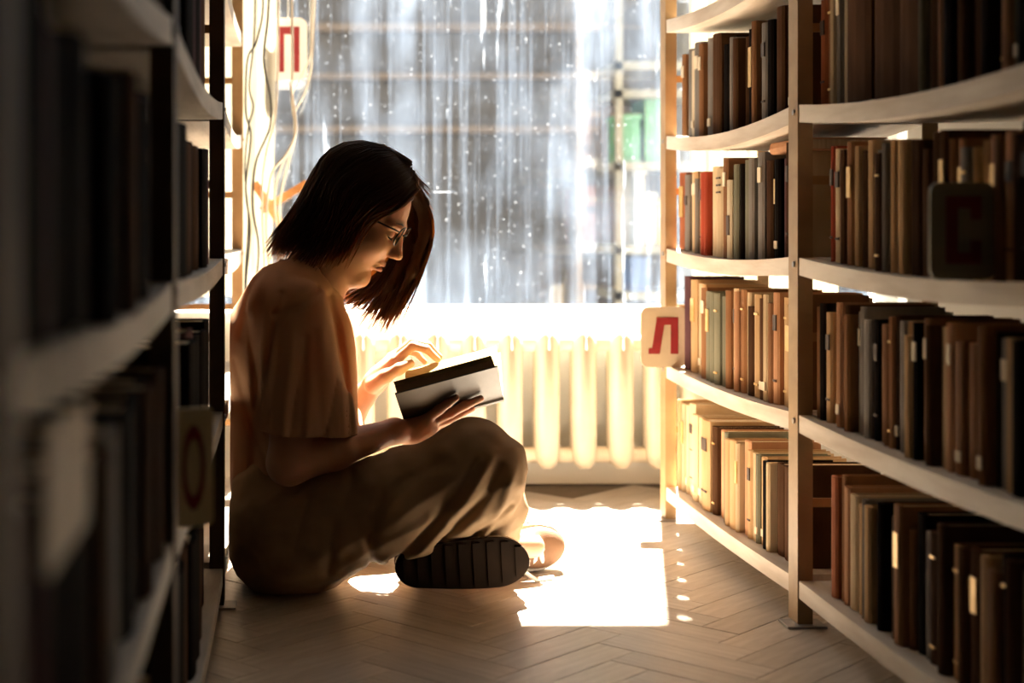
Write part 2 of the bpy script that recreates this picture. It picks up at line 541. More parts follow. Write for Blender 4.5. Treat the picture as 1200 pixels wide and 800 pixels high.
def rack(xf, sgn, posts, zs, sags, label, height=2.0):
    """open ladder-sided bookcase: xf front plane, sgn +1 when it runs back towards +X"""
    root = empty('bookcase', (xf + sgn * DEP / 2, posts[len(posts) // 2], 0), label, 'bookcase')
    ro = root.location
    for y in posts:
        for xx, s in ((xf, sgn), (xf + sgn * DEP, -sgn)):
            # angle iron: two thin flanges
            a, c = sorted((xx, xx + s * PW)); e, g = sorted((xx, xx + s * .004))
            mb = MB()
            pts = [(xx, y - PW / 2, .004), (xx + s * PW, y - PW / 2, .004), (xx + s * PW, y - PW / 2 + .004, .004),
                   (xx + s * .004, y - PW / 2 + .004, .004), (xx + s * .004, y + PF, .004), (xx, y + PF, .004)]
            if s < 0: pts.reverse()
            mb.prism(pts, (0, 0, height))
            post = mb.build('post', 'post_shaded' if sgn < 0 and y < 3 else 'post', root, off=ro)  # left posts far from the window take the shade-darkened paint
            fx0, fx1 = sorted((xx - s * .022, xx + s * .045))
            MB().box(fx0, fx1, y - .03, y + .022, 0, .004).build('foot_plate', 'bolt', root, off=ro)
            for z in zs[1:4]:
                MB().tube([(xx - s * .003, y + .004, z - .012), (xx + s * .006, y + .004, z - .012)], .005, 8).build('bolt', 'bolt', root, off=ro)
        x0, x1 = sorted((xf + sgn * PW, xf + sgn * (DEP - PW)))
        for z in zs:
            MB().box(x0 - .02, x1 + .02, y - PW / 2 + .0042, y - PW / 2 + .009, z + .125, z + .140).build('rung', 'rung', root, off=ro)
    for bi in range(len(posts) - 1):
        y0, y1 = posts[bi] + PF + .001, posts[bi + 1] - PW / 2 - .001
        x0, x1 = sorted((xf + sgn * .002, xf + sgn * (DEP - .002)))
        for zi, z in enumerate(zs):
            sg = sags.get((bi, zi), .010)
            mb = MB()
            n = 14
            for k in range(n + 1):
                u = k / n
                yy = y0 + (y1 - y0) * u
                zz = z + sag_z(u, sg)
                mb.v += [(x0, yy, zz - TH), (x1, yy, zz - TH), (x1, yy, zz), (x0, yy, zz)]
            for k in range(n):
                b = 4 * k
                for q in ((0, 1, 5, 4), (1, 2, 6, 5), (2, 3, 7, 6), (3, 0, 4, 7)):
                    mb.f.append(tuple(b + i for i in q))
            mb.f.append((0, 3, 2, 1)); mb.f.append(tuple(4 * n + i for i in (0, 1, 2, 3)))
            mb.build('shelf_board', 'shelf' if sgn > 0 else 'shelf_shaded', root, off=ro)
    return root

RPOSTS = [1.53, 2.565, 3.475]
LPOSTS = [.655, 1.585, 2.69, 3.66]
SAGR = {(0, 3): .022, (1, 3): .020, (0, 2): .018, (1, 2): .014, (1, 4): .018, (0, 1): .010, (1, 1): .010, (0, 0): .006, (1, 0): .006}
SAGL = {(0, 3): .02, (1, 3): .022, (2, 3): .022, (0, 2): .012, (1, 2): .010, (2, 2): .010}
rack(XR, 1, RPOSTS, ZR, SAGR, 'tall open bookcase with sagging pale boards along the right of the aisle')
rack(XL, -1, LPOSTS, ZL, SAGL, 'dark blurred bookcase along the left of the aisle, behind the reader')

ORD = ['', 'first', 'second', 'third', 'fourth', 'fifth', 'sixth', 'seventh', 'eighth', 'ninth', 'tenth', 'eleventh', 'twelfth',
       'thirteenth', 'fourteenth', 'fifteenth', 'sixteenth', 'seventeenth', 'eighteenth', 'nineteenth', 'twentieth']
ORD += ['twenty-' + o for o in ORD[1:10]] + ['thirtieth'] + ['thirty-' + o for o in ORD[1:10]] + ['fortieth'] + ['forty-' + o for o in ORD[1:10]]

NB = 0
def make_book(th, h, d, colour, flip, loc, lean=0.0, deco=None, label='', group=''):
    """upright book, spine towards the aisle: a cloth cover folded round a block of pages"""
    global NB
    c = .0025
    s = -1 if flip else 1
    prof = [(.004, 0), (.0005, th * .18), (-.0015, th * .5), (.0005, th * .82), (.004, th), (d, th), (d, th - c),
            (.008, th - c), (.008, c), (d, c), (d, 0)]
    pts = [(s * x, y, 0) for x, y in prof]
    if s > 0:
        pts.reverse()
    mb = MB().prism(pts, (0, 0, h))
    o = mb.build('book', 'bk_' + colour, None)
    o.location = loc
    o.rotation_euler = (lean, 0, 0)
    tag(o, label, 'book', group)
    x0, x1 = sorted((s * .0085, s * (d - .005)))
    MB().box(x0, x1, c + .0003, th - c - .0003, .003, h - .003).build('pages', 'pages', o)
    if deco:
        for (mat, z0, z1) in deco:
            x0, x1 = sorted((s * .0012, s * -.0021))
            MB().box(x0, x1, th * .22, th * .78, h * z0, h * z1).build('spine_label', mat, o)
    NB += 1
    return o

def fill_shelf(xf, sgn, ya, yb, y_bay, z, sag, colours, where, group, hmin=.18, hmax=.215, tmin=.022, tmax=.042, skip=(), set_back=.02, dmax=.155, deco_p=.38):
    """row of books from yb (far) towards ya (near)"""
    y = yb
    i = 0
    n = 0
    while True:
        col = colours[i % len(colours)] if i < len(colours) else random.choice(colours)
        spec = {}
        if isinstance(col, tuple):
            col, spec = col
        th = spec.get('th', random.uniform(tmin, tmax))
        if y - th < ya:
            break
        i += 1
        if spec.get('gap'):
            y -= spec['gap']
            continue
        h = spec.get('h', random.uniform(hmin, hmax))
        d = random.uniform(.125, dmax)
        y -= th
        u = (y + th / 2 - y_bay[0]) / (y_bay[1] - y_bay[0])
        u2 = (y - y_bay[0]) / (y_bay[1] - y_bay[0])
        u3 = (y + th - y_bay[0]) / (y_bay[1] - y_bay[0])
        zz = z + max(sag_z(u, sag), sag_z(u2, sag), sag_z(u3, sag)) + .0006
        sb = set_back + random.uniform(0, .018)
        n += 1
        deco = spec.get('deco')
        if deco is None and random.random() < deco_p:
            deco = random.choice([[('label_cream', .72, .86)], [('label_gold', .55, .80)], [('label_gold', .80, .82), ('label_gold', .12, .14)],
                                  [('label_dark', .66, .80), ('label_dark', .2, .22)], [('label_cream', .10, .18)]])
        loc = (xf + sgn * sb, y, zz)
        make_book(th, h, d, col, sgn < 0, loc, 0.0, deco or None,
                  f'{col} book, {ORD[n]} from the window end of {where}', group)
        y -= random.uniform(.0006, .0022)
    return n

GOLD = [('label_gold', .42, .82)]
BAYR0 = (RPOSTS[0] + PF, RPOSTS[1] - PW / 2)
BAYR1 = (RPOSTS[1] + PF, RPOSTS[2] - PW / 2)
D = lambda c, **k: (c, k)
# far right bay, from the window end towards the viewer
far_rows = {
    3: ([D('brown', h=.185, th=.03), D('grey', h=.195, th=.045), D('cream', h=.19, th=.03), D('grey', h=.205, th=.05), D('brown', h=.20, th=.028),
         D('grey', h=.21, th=.035), D('dark brown', h=.215, th=.05), D('dark brown', h=.21, th=.04), 'black', 'black', D('grey', th=.02), 'dark brown',
         'dark brown', D('black', deco=GOLD), 'dark brown', 'brown', 'dark brown', 'grey', 'black', 'dark brown', 'brown', 'grey', 'dark brown', 'dark brown'],
        3.415, 'the fourth shelf up, far right bay'),
    2: ([D('red brown', th=.055, h=.175, deco=GOLD), D('grey', th=.034, h=.172, deco=[('label_dark', .6, .72)]), D('beige', th=.032, h=.176),
         D('tan', th=.03, h=.18), D('grey', th=.02, h=.165), D('rust', th=.03, h=.178), D('red', th=.022, h=.178), D('red', th=.02, h=.18), D('beige', th=.05, h=.19),
         D('beige', th=.05, h=.186, deco=[('label_dark', .88, .90), ('label_dark', .8, .82), ('label_dark', .72, .74)]), D('dark brown', th=.018, h=.207),
         D('brown', th=.03, h=.205), D('cream', th=.03, h=.16, deco=[('label_dark', .3, .55)]), D('olive', h=.19), D('black', th=.02, h=.19), D('olive', th=.036, h=.196), D('grey', th=.03, h=.198),
         D('olive', th=.036, h=.2), D('grey', th=.036, h=.203), D('dark brown', th=.036, h=.185), D('black', h=.185, th=.03), D('black', h=.18, th=.03), D('plum', h=.18)],
        3.452, 'the third shelf up, far right bay'),
    1: ([D('plum', h=.21, th=.04), D('tan', h=.205, th=.05), D('beige', h=.20, th=.035), D('tan', h=.2, th=.022), D('brown', h=.195, th=.04), D('olive', h=.19, th=.034), D('olive', h=.19, th=.034),
         D('olive', h=.19, th=.034), D('olive', h=.186, th=.034), D('brown', h=.20, th=.03), D('beige', h=.205, th=.025), D('rust', h=.20), D('brown', h=.205), D('beige', h=.2, th=.02), 'dark brown',
         'tan', 'dark brown', D('beige', h=.2), 'brown', 'rust', 'tan', 'tan', 'brown', 'tan', 'dark brown', 'tan'],
        3.40, 'the second shelf up, far right bay'),
    0: ([D('tan', h=.205, th=.024), D('beige', h=.20, th=.024), D('beige', h=.2, th=.02), D('beige', h=.208, th=.045, deco=[('label_dark', .68, .78), ('label_dark', .5, .51), ('label_dark', .2, .21)]),
         D('beige', h=.19, th=.04), D('beige', h=.19, th=.04), D('tan', h=.192, th=.065), D('dark brown', h=.185, th=.03), D('rust', h=.182, th=.055), D('olive', h=.185, th=.022),
         D('tan', h=.176), D('tan', h=.178), D('beige', h=.176, th=.02), D('rust', h=.186, th=.04), D('tan', h=.172, th=.024), D('beige', h=.17, th=.02), D('olive', h=.17, th=.02),
         D('tan', h=.168, th=.028), D('black', h=.165, th=.03), D('beige', h=.166, th=.016), D('dark brown', h=.168, th=.05), D('dark brown', h=.17, th=.05), D('dark brown', th=.04)],
        3.445, 'the lowest shelf, far right bay'),
}
for zi, (cols, yb, where) in far_rows.items():
    fill_shelf(XR, 1, BAYR1[0] + .012, yb, BAYR1, ZR[zi], SAGR[(1, zi)], cols, where, 'books on ' + where, hmin=.17, hmax=.205)
near_cols = ['brown', 'dark brown', 'tan', 'brown', 'dark brown', 'tan', 'dark brown', 'tan', 'brown', 'rust', 'grey', 'dark brown', 'dark brown']
near_rows = {3: ('the fourth shelf up, near right bay', 2.535, ['red brown', 'brown', D('beige', th=.02), D('grey', th=.02), D('cream', th=.018), D('dark brown', th=.10, h=.212, deco=[]), D('dark brown', th=.10, h=.212, deco=[]),
                     D('dark brown', th=.09, h=.21, deco=[])] + [random.choice(['dark brown', 'black', 'olive', 'brown']) for _ in range(30)]),
             2: ('the third shelf up, near right bay', 2.50, ['black', D('red', th=.016), 'beige', 'dark brown'] + [random.choice(near_cols) for _ in range(40)]),
             1: ('the second shelf up, near right bay', 2.53, ['brown', 'black'] + [random.choice(['brown', 'tan', 'dark brown', 'rust', 'grey', 'black', 'tan', 'beige']) for _ in range(40)]),
             0: ('the lowest shelf, near right bay', 2.46, ['red brown', 'brown', 'rust', 'beige', 'tan', 'grey', 'tan', 'dark brown'] + [random.choice(['brown', 'grey', 'tan', 'dark brown', 'beige', 'black', 'dark brown']) for _ in range(40)])}
for zi, (where, yb, cols) in near_rows.items():
    fill_shelf(XR, 1, 1.72, yb, BAYR0, ZR[zi], SAGR[(0, zi)], cols, where, 'books on ' + where, hmin=.172, hmax=.205, tmin=.015, tmax=.030)

# two books lying flat on top of the row under the fourth shelf
def lying_book(th, w, l, colour, loc, rz, label):
    c = .0025
    prof = [(-.0015, th * .5), (.0005, th * .15), (.004, 0), (w, 0), (w, c), (.008, c), (.008, th - c), (w, th - c), (w, th), (.004, th), (.0005, th * .85)]
    o = MB().prism([(x, 0, z) for x, z in prof], (0, l, 0)).build('book', 'bk_' + colour)
    o.location = loc
    o.rotation_euler = (0, 0, rz)
    MB().box(.0085, w - .005, .003, l - .003, c + .0003, th - c - .0003).build('pages', 'pages', o)
    tag(o, label, 'book', 'books lying flat on a row')
zt = ZR[2] + .1865 + .0135
lying_book(.022, .145, .19, 'rust', (XR + .03, 2.604, zt - .0135), 0, 'rust book lying flat on the row beside the middle post')

# left bookcase rows (out of focus; dimness put into near-black cloths)
dim_cloths = ['black', 'black', 'dark brown', 'black', 'black', 'dark brown', 'plum']
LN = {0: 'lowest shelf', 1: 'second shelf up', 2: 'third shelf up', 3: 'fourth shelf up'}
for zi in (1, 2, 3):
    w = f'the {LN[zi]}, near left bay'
    cols = [random.choice(dim_cloths) for _ in range(30)]
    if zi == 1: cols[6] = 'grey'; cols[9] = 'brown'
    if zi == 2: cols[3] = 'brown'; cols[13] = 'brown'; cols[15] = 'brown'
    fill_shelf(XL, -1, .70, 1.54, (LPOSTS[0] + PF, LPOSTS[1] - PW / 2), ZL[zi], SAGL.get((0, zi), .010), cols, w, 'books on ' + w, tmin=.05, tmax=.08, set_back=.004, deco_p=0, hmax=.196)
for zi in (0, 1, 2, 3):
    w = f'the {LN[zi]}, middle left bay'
    cols = [random.choice(dim_cloths) for _ in range(30)]
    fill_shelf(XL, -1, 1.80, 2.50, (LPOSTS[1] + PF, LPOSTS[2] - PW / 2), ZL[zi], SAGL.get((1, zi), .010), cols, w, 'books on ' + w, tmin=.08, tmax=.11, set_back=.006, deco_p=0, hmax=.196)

# ------------------------------------------------------------------ letter signs stuck between the books
def rounded(x0, x1, z0, z1, r, n=5):
    pts = []
    for (cx, cz, a0) in ((x1 - r, z0 + r, -90), (x1 - r, z1 - r, 0), (x0 + r, z1 - r, 90), (x0 + r, z0 + r, 180)):
        for k in range(n + 1):
            a = math.radians(a0 + 90 * k / n)
            pts.append((cx + r * math.cos(a), cz + r * math.sin(a)))
    return pts

def letter_sign(x0, x1, z0, z1, y, polys, board, paint, label, r=.018, lname='letter'):
    root = empty('letter_sign', ((x0 + x1) / 2, y, z0), label, 'sign', 'letter signs on the bookcases')
    ro = root.location
    MB().prism([(x, y + .003, z) for x, z in rounded(x0, x1, z0, z1, r)], (0, -.006, 0)).build('board', board, root, off=ro)
    w, h = x1 - x0, z1 - z0
    mb = MB()
    for poly in polys:
        mb.prism([(x0 + u * w, y - .0031, z0 + v * h) for u, v in poly], (0, -.0015, 0))
    mb.build(lname, paint, root, off=ro)
    return root
EL = [[(.16, .22), (.16, .31), (.24, .32), (.34, .82), (.80, .82), (.80, .22), (.64, .22), (.64, .70), (.50, .70), (.40, .22)]]
a, b = P(751, 424, 3.42), P(805, 359, 3.42)
letter_sign(a.x, b.x, ZR[1] + .0006 - .002, b.z, 3.42, EL, 'sign', 'red', 'pale rounded sign with a red letter Л at the window end of the bookcase')
CE = [[(.24, .16), (.24, .86), (.78, .86), (.78, .62), (.62, .62), (.62, .74), (.42, .74), (.42, .28), (.62, .28), (.62, .40), (.78, .40), (.78, .16)]]
a, b = P(1089, 322, 1.90), P(1165, 214, 1.90)
letter_sign(a.x, b.x, ZR[2] - .0125, b.z, 1.90, CE, 'dark_sign', 'dark_red', 'dark rounded sign with a dull red letter С among the near books', r=.012)
def ring(cx, cz, ro_, ri, n=14, sy=1.3):
    out = []
    for k in range(n):
        a0, a1 = 2 * math.pi * k / n, 2 * math.pi * (k + 1) / n
        out.append([(cx + ro_ * math.cos(a0), cz + ro_ * sy * math.sin(a0)), (cx + ro_ * math.cos(a1), cz + ro_ * sy * math.sin(a1)),
                    (cx + ri * math.cos(a1), cz + ri * sy * math.sin(a1)), (cx + ri * math.cos(a0), cz + ri * sy * math.sin(a0))])
    return out
a, b = P(200, 612, 1.66), P(251, 478, 1.66)
letter_sign(a.x, b.x, ZL[1], b.z, 1.66, ring(.5, .5, .28, .19), 'sign_yellow', 'red', 'blurred yellow sign with a red ring letter on the left bookcase', r=.008).rotation_euler = (0, 0, .45)
# shelf label card hanging flat under the near left shelf edge
tg = empty('card_tag', (XL + .005, .80, ZL[2] - .115), 'pale blurred card tag hanging from the near left shelf', 'tag')
to = tg.location
MB().prism([(XL + .004, y, z) for y, z in rounded(.725, .875, ZL[2] - .112, ZL[2] - .040, .010, 3)], (.002, 0, 0)).build('card', 'sign', tg, off=to)
for yy in (.75, .85):
    MB().tube([(XL + .005, yy, ZL[2] - .046), (XL + .004, yy, ZL[2] - .018), (XL + .002, yy, ZL[2] + .002)], .0014, 6).build('string', 'cable_w', tg, off=to)

# ------------------------------------------------------------------ outside the window
MB().box(-6, 8, WY + .3, 14, -.5, -.4).build('ground', 'ground', props={'kind': 'structure', 'label': 'pale paving outside the window'})
FY = 7.2
fac = MB().box(-5, 7.5, FY, FY + .3, -.4, 3.6).build('wall_outside', 'facade', props={'kind': 'structure', 'label': 'grey weathered wall across the yard seen through the glass'})
for (py, h_) in ((33, .04), (90, .03), (152, .035)):
    c = P(500, py, FY)
    MB().box(-3.0, P(700, 0, FY).x, FY - .05, FY, c.z - h_ / 2, c.z + h_ / 2).build('shelf_reflection_band', 'reflection_band', fac)  # bands added on the wall for shelves reflected in the glass
# made-up rack and boxes, in place of shelves reflected in the glass
OY = 5.6
x0, x1 = P(722, 0, OY).x, P(905, 0, OY).x
yr = empty('shelf_reflection_rack', (x0, OY, -.4), 'pale open rack standing in for shelves reflected in the dirty glass at right', 'rack')
yo = yr.location
shelf_py = [72, 105, 190, 288, 342]
for py in shelf_py:
    z = P(0, py, OY).z
    MB().box(x0, x1, OY, OY + .35, z - .03, z).build('shelf_board', 'rack_reflection', yr, off=yo)
for xx in (x0, x1 - .03):
    MB().box(xx, xx + .025, OY, OY + .03, -.4, 2.2).build('post', 'rack_reflection', yr, off=yo)
def reflection_crate(pa, pb, pc, shelf, mat, label, name='reflection_crate', cat='reflection_crate'):
    A = P(pa, shelf, OY + .05); B = P(pb, pc, OY + .05)
    zb = P(0, shelf, OY).z
    root = empty(name, ((A.x + B.x) / 2, OY + .15, zb), label, cat, 'shapes for shelves reflected in the glass')
    o = root.location
    MB().box(A.x, B.x, OY + .05, OY + .28, zb, B.z).build('body', mat, root, off=o)
    MB().box(A.x - .006, B.x + .006, OY + .044, OY + .286, B.z, B.z + .02).build('rim', mat, root, off=o)
reflection_crate(756, 778, 112, 128 + 62, 'green', 'upper green box shape for the reflection in the glass, nearest the bookcase')
reflection_crate(728, 750, 140, 190, 'green', 'lower green box shape for the reflection in the glass, left of the taller one')
reflection_crate(744, 755, 205, 288, 'white_card', 'narrow white block for books reflected in the glass', 'reflection_book', 'box file')
reflection_crate(758, 768, 232, 288, 'white_card', 'short white block for books reflected in the glass, beside the taller one', 'reflection_book', 'box file')
reflection_crate(770, 790, 240, 288, 'yellow_card', 'yellow box shape for the reflection in the glass, beside the bookcase post', 'reflection_box', 'box')
reflection_crate(740, 760, 308, 342, 'blue', 'blue box shape for the reflection in the glass, on the lowest board', 'reflection_box', 'box')

# ------------------------------------------------------------------ curtains, cables, sign and battens by the window
def curtain(xa, xb, y, ztop, zbot, amp, waves, label):
    nx, nz = 80, 16
    mb = MB()
    for side in (0, 1):
        for j in range(nz + 1):
            z = zbot + (ztop - zbot) * j / nz
            for i in range(nx + 1):
                u = i / nx
                yy = y + amp * math.sin(2 * math.pi * waves * u + .35 * math.sin(z * 3)) * (1 - .25 * j / nz) + .004 * math.sin(17 * u + 5 * z)
                mb.v.append((xa + (xb - xa) * u + .006 * math.sin(z * 4 + u * 9), yy + side * .0012, z))
    w = nx + 1
    base = (nz + 1) * w
    for j in range(nz):
        for i in range(nx):
            a = j * w + i
            mb.f.append((a, a + 1, a + w + 1, a + w))
            mb.f.append((base + a, base + a + w, base + a + w + 1, base + a + 1))
    o = mb.build('curtain', 'sheer', None, smooth=True, off=((xa + xb) / 2, y, zbot))
    tag(o, label, 'curtain', 'sheer curtains')
    return o
curtain(-.40, -.052, 3.865, 3.0, .50, .014, 7, 'bright sheer curtain gathered at the left edge of the window')
curtain(1.03, 1.42, 3.875, 3.0, .50, .014, 8, 'bright sheer curtain behind the right bookcase')

def cable(pts, mat, r, label, y=3.80):
    ctrl = [P(px, py, y + dy) for px, py, dy in pts]
    path = []
    for i in range(len(ctrl) - 1):
        p0, p1, p2, p3 = ctrl[max(i - 1, 0)], ctrl[i], ctrl[i + 1], ctrl[min(i + 2, len(ctrl) - 1)]
        for k in range(6):
            t = k / 6
            path.append(.5 * ((2 * p1) + (p2 - p0) * t + (2 * p0 - 5 * p1 + 4 * p2 - p3) * t * t + (3 * p1 - p0 - 3 * p2 + p3) * t ** 3))
    path.append(ctrl[-1])
    o = MB().tube(path, r, 8).build('cable', mat, None, smooth=True, off=path[-1])
    tag(o, label, 'cable', 'cables hanging by the window')
cable([(318, -60, 0), (314, 20, 0), (309, 70, 0), (317, 115, .01), (316, 150, 0), (300, 190, 0), (296, 240, 0), (303, 290, 0), (299, 350, .0), (299, 400, 0)], 'cable_b', .003, 'black cable curving down the middle of the curtain')
cable([(306, -60, .01), (308, 10, .01), (300, 50, .01), (290, 70, .01), (288, 130, .01), (294, 160, .01), (288, 220, .01), (293, 270, .01), (288, 340, .01), (290, 400, .01)], 'cable_b', .0028, 'black cable winding next to the ochre bookcase post')
cable([(300, -60, .02), (298, 40, .02), (292, 100, .02), (297, 125, .02), (291, 150, .02), (287, 200, .02), (291, 260, .02), (287, 330, .02), (289, 400, .02)], 'cable_b', .0024, 'thin black cable farthest left on the curtain')
cable([(341, -60, 0), (343, 80, 0), (341, 100, 0), (347, 150, -.01), (336, 180, 0), (318, 205, 0), (312, 260, 0), (316, 330, 0), (314, 400, 0)], 'cable_w', .0032, 'white cable running down from the red and white sign', y=3.788)
cable([(366, -60, 0), (365, 40, 0), (362, 70, 0), (350, 95, 0), (342, 115, 0), (346, 160, .01), (330, 195, .01), (322, 230, .01), (326, 300, .01), (322, 400, .01)], 'cable_w', .003, 'white cable looping to the right of the red and white sign')
cable([(372, -60, .02), (366, 60, .02), (364, 85, .02), (356, 112, .02), (346, 132, .02), (345, 165, .02), (338, 190, .02), (328, 240, .02), (331, 300, .02), (329, 400, .02)], 'cable_w', .0028, 'white cable outermost on the glass, right of the sign')
cable([(326, -60, .015), (326, 60, .015), (325, 100, .015), (322, 140, .015), (312, 180, .015), (307, 230, .015), (310, 320, .015), (308, 400, .015)], 'cable_w', .003, 'white cable hanging beside the curving black cable')

PI_ = [[(.22, .14), (.22, .86), (.80, .86), (.80, .14), (.62, .14), (.62, .74), (.40, .74), (.40, .14)]]
sa, sb_ = P(315, 95, 3.905), P(360, 21, 3.905)
ws = letter_sign(sa.x, sb_.x, sa.z, sb_.z, 3.905, PI_, 'sign_white', 'red', 'white rounded sign with red letter for a reflection in the glass among cables', r=.022)  # solid sign added where the glass only reflects one
MB().tube([((sa.x + sb_.x) / 2, 3.905, sb_.z - .004), ((sa.x + sb_.x) / 2, 3.905, 2.98)], .0012, 6).build('cord', 'cable_w', ws, off=ws.location)

bt = empty('wooden_cross_frame', P(393, 362, 3.9), 'two crossed orange wooden battens standing on the sill behind the reader', 'wooden frame')
bo = bt.location
def bar(p0, p1, w, t, mb=None):
    mb = mb or MB()
    p0, p1 = Vector(p0), Vector(p1)
    d = (p1 - p0).normalized()
    s = d.cross(Vector((0, 1, 0))).normalized() * w / 2
    n = Vector((0, t / 2, 0))
    mb.quadbox([p0 - s - n, p0 + s - n, p0 + s + n, p0 - s + n, p1 - s - n, p1 + s - n, p1 + s + n, p1 - s + n])
    return mb
bar(P(392, 361, 3.918), P(298, 214, 3.828), .021, .014).build('batten', 'batten', bt, off=bo)
bar(P(306, 247, 3.842), P(360, 214, 3.87), .019, .012).build('batten', 'batten', bt, off=bo)

# ------------------------------------------------------------------ soft shapes: distance fields meshed with surface nets
def smin(a, b, k):
    if k <= 0:
        return np.minimum(a, b)
    h = np.maximum(k - np.abs(a - b), 0) / k
    return np.minimum(a, b) - h * h * k * .25

_LAT = RNG.random((32, 32, 32)).astype(np.float32)
def vnoise(x, y, z):
    xi, yi, zi = np.floor(x), np.floor(y), np.floor(z)
    fx, fy, fz = x - xi, y - yi, z - zi
    fx, fy, fz = [f * f * (3 - 2 * f) for f in (fx, fy, fz)]
    xi, yi, zi = [(a.astype(np.int32) & 31) for a in (xi, yi, zi)]
    x1, y1, z1 = (xi + 1) & 31, (yi + 1) & 31, (zi + 1) & 31
    L_ = _LAT
    c00 = L_[xi, yi, zi] * (1 - fx) + L_[x1, yi, zi] * fx
    c10 = L_[xi, y1, zi] * (1 - fx) + L_[x1, y1, zi] * fx
    c01 = L_[xi, yi, z1] * (1 - fx) + L_[x1, yi, z1] * fx
    c11 = L_[xi, y1, z1] * (1 - fx) + L_[x1, y1, z1] * fx
    return ((c00 * (1 - fy) + c10 * fy) * (1 - fz) + (c01 * (1 - fy) + c11 * fy) * fz) * 2 - 1


